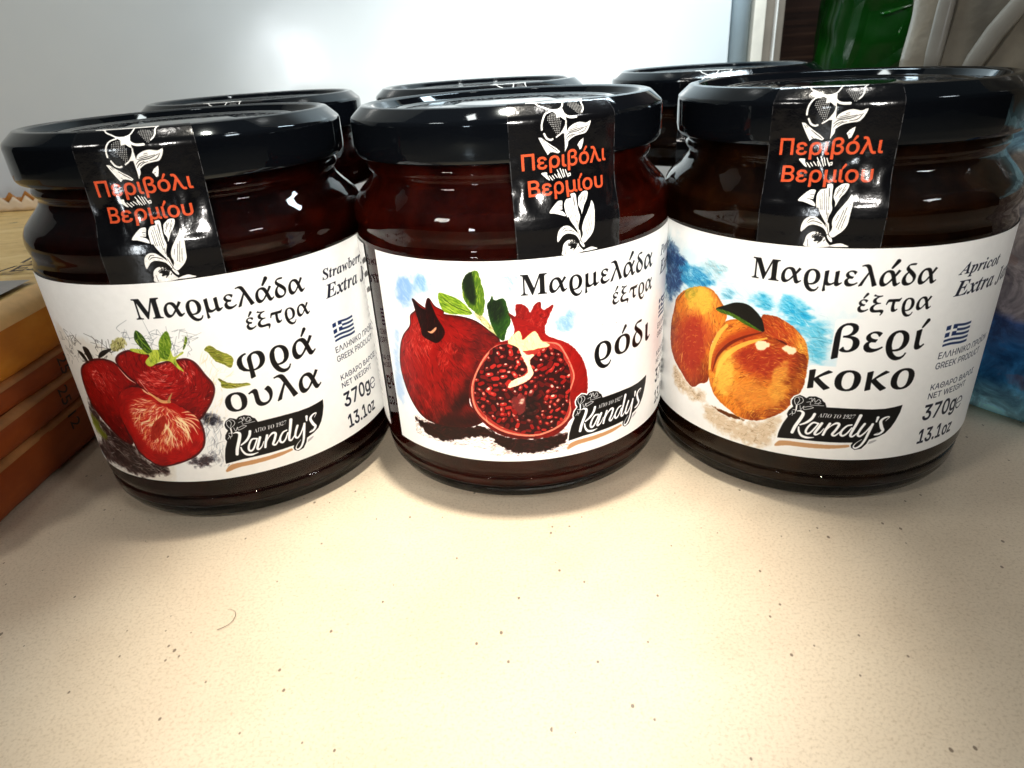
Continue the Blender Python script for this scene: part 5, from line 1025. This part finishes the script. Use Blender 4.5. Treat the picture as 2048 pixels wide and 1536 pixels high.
M_BAGTIP = plain('pale_paper', (.72, .58, .42), .6)
M_HAIR = plain('dark_hair', (.008, .005, .004), .7)

# ------------------------------------------------------------------ setting: worktop, white panel, wood wall
bm = bmesh.new()
for a, b in (((-.9, -.9), (.9, .9)),):
    vs = [bm.verts.new((x, y, z)) for z in (-.03, 0) for x, y in ((a[0], a[1]), (b[0], a[1]), (b[0], .30), (a[0], .30))]
    for f in ((0, 3, 2, 1), (4, 5, 6, 7), (0, 1, 5, 4), (1, 2, 6, 5), (2, 3, 7, 6), (3, 0, 4, 7)): bm.faces.new([vs[i] for i in f])
tag(from_bm('table_top', bm, M_TABLE, smooth=False), 'speckled cream laminate worktop under all the jars', 'table', kind='structure')

def box_bm(x0, x1, y0, y1, z0, z1, bev=0.0, seg=2):
    bm = bmesh.new()
    bmesh.ops.create_cube(bm, size=1)
    for v in bm.verts:
        v.co = (x0 + (v.co.x + .5) * (x1 - x0), y0 + (v.co.y + .5) * (y1 - y0), z0 + (v.co.z + .5) * (z1 - z0))
    if bev: bmesh.ops.bevel(bm, geom=bm.edges[:], offset=bev, segments=seg, affect='EDGES', profile=.6)
    return bm

pn = empty('white_panel', (0, .19, 0))
tag(pn, 'large glossy white panel with cream trim standing behind the jars', 'panel')
def sub(name, bmx, m, parent, smooth=False):
    bmesh.ops.translate(bmx, verts=bmx.verts, vec=-Vector(parent.location))
    return from_bm(name, bmx, m, parent, smooth)
sub('panel_face', box_bm(-.75, .1136, .190, .215, .0005, .60, .0008), M_PANEL, pn)
# rounded edge moulding, trim strips and bead
bm = bmesh.new()
ring = [(.1139, .1925), (.1150, .1905), (.1170, .1895), (.1200, .1897), (.1225, .1908), (.1243, .1935), (.1243, .215), (.1139, .215)]
lo = [bm.verts.new((x, y, .0005)) for x, y in ring]; hi = [bm.verts.new((x, y, .60)) for x, y in ring]
for i in range(len(ring)):
    j = (i + 1) % len(ring); bm.faces.new((lo[i], lo[j], hi[j], hi[i]))
bm.faces.new(hi); bm.faces.new(lo[::-1])
bmesh.ops.recalc_face_normals(bm, faces=bm.faces)
sub('edge_moulding', bm, M_TRIMB, pn, True)
sub('trim_strip', box_bm(.1246, .1304, .1890, .215, .0005, .60, .0006), M_TRIMW, pn)
sub('gasket', box_bm(.1307, .1354, .1915, .215, .0005, .60, .0004), M_TRIMT, pn)
sub('metal_bead', box_bm(.1356, .1364, .1895, .215, .0005, .60, .0002), M_TRIML, pn)
sub('gasket', box_bm(.1366, .1405, .1915, .215, .0005, .60, .0004), M_TRIMT, pn)
tag(from_bm('wood_wall', box_bm(.1415, .80, .245, .275, .0005, .60, .001), M_WOOD, smooth=False), 'dark brown wood grain board behind the green bag', 'wall')

# ------------------------------------------------------------------ jam jars
OUT = rounded([(0, 1.6), (33, 1.0), (35.2, .05), (38.0, .05), (40.0, 1.3), (41.2, 3.6), (41.55, 6.4), (41.5, 7.4), (41.1, 7.9), (41.6, 8.7), (42.0, 10.2), (42.0, 66.6), (41.65, 67.6), (41.5, 69.2), (41.9, 70.6), (42.0, 72.2), (41.7, 73.9), (40.9, 75.4), (39.4, 77.0), (37.6, 78.8), (36.5, 80.2), (36.15, 81.3), (36.2, 82.0), (36.95, 82.7), (37.1, 83.5), (36.7, 84.4), (36.2, 85.0), (36.2, 93.4)], .5, 3)
INN = rounded([(34.2, 93.4), (34.2, 82), (34.4, 80.0), (36.2, 77.6), (38.4, 75.0), (39.6, 72.6), (39.6, 68), (39.6, 7.0), (38.8, 4.2), (36, 2.7), (33, 2.6), (0, 3.4)], .8, 3)
JAM = [(0, 3.3), (33, 2.5), (36.05, 2.6), (38.92, 4.12), (39.75, 7.0), (39.75, 72.65), (38.55, 75.05), (36.35, 77.65), (34.55, 80.05), (34.35, 82), (34.35, 86.0), (33, 86.4), (0, 86.6)]
LID = rounded([(0, 95.75), (12, 95.75), (13.5, 95.45), (26.5, 95.35), (27.5, 95.7), (28.8, 95.7), (29.8, 95.3), (33.2, 95.15), (34.3, 96.75), (35.6, 97.2), (36.6, 97.0), (38.1, 95.7), (39.35, 94.6), (39.6, 93.8), (39.55, 88.0), (39.4, 86.6), (38.9, 85.8), (38.2, 85.55), (37.4, 85.7), (37.35, 86.4), (38.4, 87.2), (38.4, 93.5), (36.4, 93.6), (34.0, 94.3), (0, 94.3)], .22, 3)
SEALP = [(42.12, 65.0), (42.12, 66.6), (41.98, 69.0), (42.05, 72.0), (41.75, 74.0), (41.2, 76.6), (40.62, 79.6), (40.2, 82.4), (39.9, 85.0), (39.72, 87.2), (39.73, 93.8), (39.5, 94.65), (38.25, 95.85), (36.9, 97.0), (36.1, 97.3), (35.4, 97.32), (34.6, 97.1)]

glass_me = None
def label_mesh(th0, th1, r, z0, z1, n):
    bm = bmesh.new(); uvl = bm.loops.layers.uv.new('UVMap')
    rows = []
    zs = [z0 + (z1 - z0) * k / 6 for k in range(7)]
    for i in range(n + 1):
        a = th0 + (th1 - th0) * i / n
        rows.append([bm.verts.new((r * math.sin(a), -r * math.cos(a), z)) for z in zs])
    for i in range(n):
        for k in range(6):
            f = bm.faces.new((rows[i][k], rows[i + 1][k], rows[i + 1][k + 1], rows[i][k + 1]))
            for lp, (ii, kk) in zip(f.loops, ((i, k), (i + 1, k), (i + 1, k + 1), (i, k + 1))):
                lp[uvl].uv = (ii / n, kk / 6)
    return bm

def seal_mesh(start, seed):
    bm = bmesh.new(); uvl = bm.loops.layers.uv.new('UVMap')
    p = np.array(SEALP, float)
    d = np.r_[0, np.cumsum(np.hypot(*np.diff(p, axis=0).T))]
    vv = np.interp(d, d, d) - 1.6
    ds = np.linspace(0, d[-1], 64)
    rr, hh = np.interp(ds, d, p[:, 0]), np.interp(ds, d, p[:, 1])
    nu = 40
    rows = []
    for j in range(len(ds)):
        row = []
        for i in range(nu + 1):
            u = KW * i / nu
            a = start + (KW / 2 + (u - KW / 2) * (.955 + .045 * min(max((hh[j] - 66) / 22, 0), 1))) / 41.0
            # the paper bridges the gap under the lid: let it sag and pucker there
            g = math.exp(-((hh[j] - 80.5) / 5.0) ** 2)
            w = mnoise.noise(Vector((u * .22 + seed * 9, hh[j] * .12, seed)))
            w2 = mnoise.noise(Vector((u * .6, hh[j] * .35 + seed * 5, seed * 3)))
            r = rr[j] + g * (.60 * w - .38 + .10 * w2) + .04 * w2
            if hh[j] < 75: r = max(r, rr[j] + .0)
            row.append(bm.verts.new((r / 1000 * math.sin(a), -r / 1000 * math.cos(a), hh[j] / 1000)))
        rows.append(row)
    v0, v1 = -1.0, KV
    for j in range(len(ds) - 1):
        for i in range(nu):
            f = bm.faces.new((rows[j][i], rows[j][i + 1], rows[j + 1][i + 1], rows[j + 1][i]))
            for lp, (jj, ii) in zip(f.loops, ((j, i), (j, i + 1), (j + 1, i + 1), (j + 1, i))):
                lp[uvl].uv = (ii / nu, (ds[jj] - 1.6 - v0) / (v1 - v0))
    return bm

def make_jar(kind, loc, rz, seal0, seed, label, group):
    root = empty('jam_jar', (*loc, 0), rz)
    tag(root, label, 'jam jar', group)
    from_bm('glass_body', lathe_bm(OUT + INN, 192, False), M_GLASS, root)
    from_bm('jam', lathe_bm(rounded(JAM, .5, 3), 128), M_JAM[kind], root)
    from_bm('lid', lathe_bm(LID, 192), M_LID, root)
    from_bm('paper_label', label_mesh(S0 / 42.0, S1 / 42.0, 0.04222, H0 / 1000, H1 / 1000, 240), M_LABEL[kind], root)
    from_bm('seal_strip', seal_mesh(seal0, seed), M_SEAL, root)
    return root

FRONT, BACK = 'jam jars in the front row', 'jam jars in the back row'
make_jar('strawberry', (-.0833, -.0012), 29.1 / 42, -.852, 1, 'jam jar with strawberries painted on its white label, beside the stacked packets', FRONT)
make_jar('pomegranate', (0, 0), 32.6 / 42, -.772, 2, 'jam jar with a cut pomegranate on its label, between two other front jars', FRONT)
make_jar('apricot', (.0830, -.0076), 0.0, -.761, 3, 'jam jar with orange apricots and blue sky painted on its label', FRONT)
make_jar('strawberry', (-.0951, .0904), .55, -.23 - .55, 4, 'black lidded jam jar mostly hidden behind the strawberry jar', BACK)
make_jar('pomegranate', (-.0097, .0959), .75, .03 - .75, 5, 'black lidded jam jar mostly hidden behind the pomegranate jar', BACK)
make_jar('apricot', (.0826, .1042), .15, -.56 - .15, 6, 'black lidded jam jar mostly hidden behind the apricot jar', BACK)

# ------------------------------------------------------------------ packets stacked at the left
def packet(name, z0, z1, x1, y0, y1, side, top, label, seed, depth=.17, bulge=.0012):
    root = empty(name, (x1 - depth / 2, (y0 + y1) / 2, z0))
    tag(root, label, 'packet', 'flat packets stacked at the left')
    bm = box_bm(x1 - depth, x1, y0, y1, z0, z1, min(.0032, (z1 - z0) * .3), 3)
    bmesh.ops.subdivide_edges(bm, edges=[e for e in bm.edges if e.calc_length() > .02], cuts=24, use_grid_fill=True)
    for v in bm.verts:
        w = mnoise.noise(Vector((v.co.x * 40, v.co.y * 40 + seed * 3, v.co.z * 60)))
        e = mnoise.noise(Vector((v.co.x * 110, v.co.y * 110, v.co.z * 90 + seed)))
        if v.co.x > x1 - .004: v.co.x += bulge * w + .0004 * e
        if v.co.z > z1 - .002 and top is not None: v.co.z += .0009 * w + .0003 * e
    sub('wrapper', bm, side, root, True)
    return root

G = 'flat packets stacked at the left'
p1 = packet('paper_packet', .0004, .0152, -.1410, -.060, .150, M_KRAFT2, None, 'dark red brown packet at the bottom of the stack, on the worktop', 1)
p2 = packet('paper_packet', .0156, .0252, -.1400, -.052, .152, M_KRAFT2, None, 'thin red brown packet with printed date, second from the bottom', 2)
p3 = packet('paper_packet', .0256, .0336, -.1405, -.046, .150, M_KRAFT2, None, 'thin dark packet with printed date, directly under the orange one', 3)
p4 = packet('paper_packet', .0340, .0502, -.1398, -.040, .153, M_KRAFT, True, 'orange kraft packet on top of the stack, yellow printed upper side', 4)
# what the photo shows on the top packet: a pale strip painting the light on its edge, the printed sheet, a grey sticker, a zigzag cut end
def sheet(name, pts, z, m, parent, nx=30, amp=.0004):
    """a thin printed sheet following the packet top; pts = four corners"""
    bm = bmesh.new()
    a, b, c_, d = [Vector((*q, z)) for q in pts]
    g = []
    for i in range(nx + 1):
        row = []
        for j in range(nx + 1):
            u, v = i / nx, j / nx
            q = (a * (1 - u) + b * u) * (1 - v) + (d * (1 - u) + c_ * u) * v
            w = mnoise.noise(Vector((q.x * 40, q.y * 40 + 12, z * 60)))
            row.append(bm.verts.new((q.x, q.y, q.z + amp + amp * w)))
        g.append(row)
    for i in range(nx):
        for j in range(nx): bm.faces.new((g[i][j], g[i + 1][j], g[i + 1][j + 1], g[i][j + 1]))
    return sub(name, bm, m, parent, True)
sheet('printed_sheet', [(-.307, -.034), (-.1440, -.034), (-.1440, .150), (-.307, .150)], .0511, M_PTOP, p4)
sheet('grey_sticker', [(-.200, -.032), (-.1475, -.030), (-.1480, .0135), (-.200, .0185)], .0522, M_GREYLBL, p4, 20)
def fold_tone(x, z, k, parent, m, y0, y1):  # paler strip along a packet's top edge, its colour standing for light there
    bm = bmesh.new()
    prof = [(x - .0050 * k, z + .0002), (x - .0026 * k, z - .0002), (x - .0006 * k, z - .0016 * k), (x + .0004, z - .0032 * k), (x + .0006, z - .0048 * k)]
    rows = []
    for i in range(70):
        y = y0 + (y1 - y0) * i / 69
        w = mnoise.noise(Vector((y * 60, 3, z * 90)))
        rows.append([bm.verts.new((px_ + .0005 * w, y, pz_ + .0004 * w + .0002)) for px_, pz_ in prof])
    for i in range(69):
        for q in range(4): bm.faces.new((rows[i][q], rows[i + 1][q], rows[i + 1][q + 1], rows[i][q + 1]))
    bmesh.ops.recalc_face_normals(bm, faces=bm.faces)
    return sub('edge_light_strip', bm, m, parent, True)
fold_tone(-.1398, .0517, 1.0, p4, M_EDGELIT, -.039, .151)
fold_tone(-.1405, .0338, .35, p3, M_EDGELIT2, -.045, .148)
fold_tone(-.1400, .0254, .35, p2, M_EDGELIT2, -.051, .150)
fold_tone(-.1410, .0154, .40, p1, M_EDGELIT2, -.059, .148)
# zigzag cut paper bag end lying across the far part of the stack
zb = empty('paper_bag', (-.225, .150, .0520))
tag(zb, 'orange paper bag with a zigzag cut end lying on the packets', 'paper bag')
def zig(y0, z0, h, n, amp, m, name, x0=-.34, x1=-.142, curl=0.0, thick=.0006):
    bm = bmesh.new(); f_, b_ = [], []
    K = n * 6
    for i in range(K + 1):
        x = x0 + (x1 - x0) * i / K
        tri = abs(((i / 6) % 1) - .5) * 2
        hz = h + amp * (1 - tri) + .0006 * mnoise.noise(Vector((x * 90, 1, 2)))
        yw = .0015 * mnoise.noise(Vector((x * 50, 4, 7)))
        for lst, dy in ((f_, 0), (b_, thick)):
            lst.append([bm.verts.new((x, y0 + yw + dy - curl * s_ * s_, z0 + hz * s_)) for s_ in (0, .35, .7, 1)])
    for i in range(K):
        for k in range(3):
            bm.faces.new((f_[i][k], f_[i + 1][k], f_[i + 1][k + 1], f_[i][k + 1]))
            bm.faces.new((b_[i][k + 1], b_[i + 1][k + 1], b_[i + 1][k], b_[i][k]))
        bm.faces.new((f_[i][3], f_[i + 1][3], b_[i + 1][3], b_[i][3]))
        bm.faces.new((f_[i][0], b_[i][0], b_[i + 1][0], f_[i + 1][0]))
    return sub(name, bm, m, zb, True)
zig(.143, .0518, .0045, 26, .0040, M_BAGEDGE, 'zigzag_edge', curl=.001)
zig(.1415, .0518, .0035, 21, .0030, M_BAGTIP, 'zigzag_lining', x0=-.34, x1=-.215)
sub('bag_end', box_bm(-.345, -.141, .1445, .1570, .0515, .0560, .0018), M_BAGEDGE, zb, True)

def text_mesh(name, body, size, loc, rot, m, parent):
    cu = bpy.data.curves.new(name, 'FONT')
    cu.body = body
    cu.size = size
    cu.extrude = .00004
    tmp = bpy.data.objects.new(name, cu)
    col.objects.link(tmp)
    me = bpy.data.meshes.new_from_object(tmp.evaluated_get(bpy.context.evaluated_depsgraph_get()))
    bpy.data.objects.remove(tmp)
    o = link(name, me, m, parent)
    o.location = Vector(loc) - Vector(parent.location)
    o.rotation_euler = rot
    return o
text_mesh('printed_text', 'IK', .0115, (-.1660, .0350, .0527), (0, 0, R(8)), M_INKDARK, p4)
text_mesh('printed_text', 'VES', .0105, (-.1690, .0235, .0527), (0, 0, R(8)), M_INKDARK, p4)
text_mesh('printed_date', '25', .0062, (-.1386, -.0010, .0325), (R(90), R(90), R(90)), M_INKDARK, p3)
text_mesh('printed_date', '25 12', .0062, (-.1382, -.0060, .0244), (R(90), R(90), R(90)), M_INKDARK, p2)

# ------------------------------------------------------------------ bags at the right
def bag(name, foot, height, m, label, cat, seed, lean=(0, 0), pinch=.25, amp=.003, nz=70, nu=120, facet=0.0):
    """pillow-shaped plastic bag over a closed footprint (list of x, y), creased by noise"""
    f = smoothpoly(foot, 12)
    L = np.r_[0, np.cumsum(np.hypot(*np.diff(np.vstack([f, f[:1]]), axis=0).T))]
    u = np.linspace(0, L[-1], nu, endpoint=False)
    fx = np.interp(u, L, np.r_[f[:, 0], f[0, 0]]); fy = np.interp(u, L, np.r_[f[:, 1], f[0, 1]])
    ctr = np.array([fx.mean(), fy.mean()])
    root = Vector((ctr[0], ctr[1], 0))
    bm = bmesh.new(); rows = []
    for k in range(nz + 1):
        z = height * k / nz
        tt = k / nz
        s_ = 1 - .06 * (1 - min(tt / .06, 1)) ** 2 - pinch * max(tt - .8, 0) ** 2 / .04
        row = []
        for i in range(nu):
            x = ctr[0] + (fx[i] - ctr[0]) * s_ + lean[0] * tt; y = ctr[1] + (fy[i] - ctr[1]) * s_ + lean[1] * tt
            p_ = Vector((x, y, z))
            d_ = Vector((fx[i] - ctr[0], fy[i] - ctr[1], 0)); d_.normalize()
            w = mnoise.noise(p_ * 38 + Vector((seed, 0, 0))) + .5 * mnoise.noise(p_ * 95 + Vector((0, seed, 0)))
            if facet:
                c_ = mnoise.voronoi(p_ * 42 + Vector((seed, seed, 0)))[0]
                w += facet * (c_[1] - c_[0])
            p_ += d_ * amp * w * min(1, tt * 12)
            row.append(bm.verts.new((p_.x - root.x, p_.y - root.y, p_.z + .0006)))
        rows.append(row)
    for k in range(nz):
        for i in range(nu):
            j = (i + 1) % nu
            bm.faces.new((rows[k][i], rows[k][j], rows[k + 1][j], rows[k + 1][i]))
    bm.faces.new(rows[-1]); bm.faces.new(rows[0][::-1])
    o = from_bm(name, bm, m)
    o.location = root
    return tag(o, label, cat)

bag('green_bag', [(.1575, .188), (.1580, .176), (.164, .1715), (.180, .170), (.196, .170), (.212, .173), (.214, .188), (.205, .200), (.180, .204), (.162, .200)], .165, M_GREEN, 'shiny dark green plastic bag with creases behind the right jars', 'plastic bag', 3, amp=.0020, facet=.9)
bag('plastic_pouch', [(.1160, .0300), (.1270, .0120), (.1365, -.0040), (.1465, -.0190), (.162, -.036), (.190, -.045), (.215, -.030), (.215, .010), (.206, .050), (.185, .080), (.158, .074), (.134, .048)], .150, M_POUCH, 'printed plastic pouch, greyish above and blue below, at the right edge', 'plastic bag', 8, amp=.0022, pinch=.1)

pouch = bpy.data.objects['plastic_pouch']
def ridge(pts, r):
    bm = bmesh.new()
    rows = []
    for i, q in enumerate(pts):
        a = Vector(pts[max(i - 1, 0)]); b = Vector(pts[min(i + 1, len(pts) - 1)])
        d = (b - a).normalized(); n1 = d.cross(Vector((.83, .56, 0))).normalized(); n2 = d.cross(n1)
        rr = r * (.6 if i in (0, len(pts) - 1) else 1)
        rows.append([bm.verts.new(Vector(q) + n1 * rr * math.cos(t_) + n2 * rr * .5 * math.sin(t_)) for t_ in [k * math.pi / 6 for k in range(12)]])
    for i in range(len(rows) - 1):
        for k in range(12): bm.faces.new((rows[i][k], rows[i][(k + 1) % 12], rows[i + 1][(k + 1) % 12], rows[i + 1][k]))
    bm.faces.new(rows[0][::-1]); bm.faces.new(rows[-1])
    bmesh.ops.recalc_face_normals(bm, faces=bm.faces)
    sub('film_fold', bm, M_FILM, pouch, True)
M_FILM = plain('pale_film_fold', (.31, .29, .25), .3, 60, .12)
ridge([(.1243, .0142, .090), (.1262, .0112, .098), (.1280, .0084, .1045), (.1310, .0040, .1120), (.1330, .0010, .1180)], .0026)
ridge([(.1196, .0205, .088), (.1199, .0202, .100), (.1203, .0196, .112), (.1206, .0190, .122)], .0024)

green = bpy.data.objects['green_bag']
M_CREASEG = plain('green_film_crease', (.004, .06, .004), .08, 60, .1, spec=.8)
def crease(pts, r):
    bm = bmesh.new(); rows = []
    for q in pts:
        rows.append([bm.verts.new((q[0] + r * math.cos(t_), q[1] - .6 * r * abs(math.sin(t_)), q[2] + r * math.sin(t_))) for t_ in [k * math.pi / 4 for k in range(8)]])
    for i in range(len(rows) - 1):
        for k in range(8): bm.faces.new((rows[i][k], rows[i][(k + 1) % 8], rows[i + 1][(k + 1) % 8], rows[i + 1][k]))
    bm.faces.new(rows[0][::-1]); bm.faces.new(rows[-1])
    bmesh.ops.recalc_face_normals(bm, faces=bm.faces)
    sub('film_crease', bm, M_CREASEG, green, True)
crease([(.1885, .1690, .1090), (.1872, .1686, .1045), (.1855, .1686, .0990)], .0006)
crease([(.1855, .1686, .0985), (.1880, .1688, .0950), (.1915, .1692, .0905)], .0006)
crease([(.1780, .1690, .1130), (.1850, .1687, .1145), (.1910, .1690, .1160)], .0005)

# ------------------------------------------------------------------ small things on the worktop
def hair(name, pts, r, label):
    bm = bmesh.new()
    P, _ = smoothline(pts, [1] * len(pts), 6)
    rows = []
    for i, q in enumerate(P):
        d = P[min(i + 1, len(P) - 1)] - P[max(i - 1, 0)]
        d = d / np.hypot(*d)
        nn = np.array([-d[1], d[0]])
        rr = r * (1 - .6 * i / len(P))
        row = []
        for k in range(6):
            a = 2 * math.pi * k / 6
            row.append(bm.verts.new((q[0] + nn[0] * rr * math.cos(a), q[1] + nn[1] * rr * math.cos(a), .0003 + rr * math.sin(a))))
        rows.append(row)
    for i in range(len(rows) - 1):
        for k in range(6):
            j = (k + 1) % 6
            bm.faces.new((rows[i][k], rows[i][j], rows[i + 1][j], rows[i + 1][k]))
    bm.faces.new(rows[0][::-1]); bm.faces.new(rows[-1])
    bmesh.ops.recalc_face_normals(bm, faces=bm.faces)
    return tag(from_bm(name, bm, M_HAIR), label, 'hair')
hair('hair', np.array([(-67.6, -81.0), (-66.4, -80.3), (-65.3, -79.2), (-65.0, -77.4), (-65.4, -76.0), (-66.7, -75.1), (-67.4, -75.2)]) / 1000, .00006, 'short curled dark hair lying on the worktop before the strawberry jar')
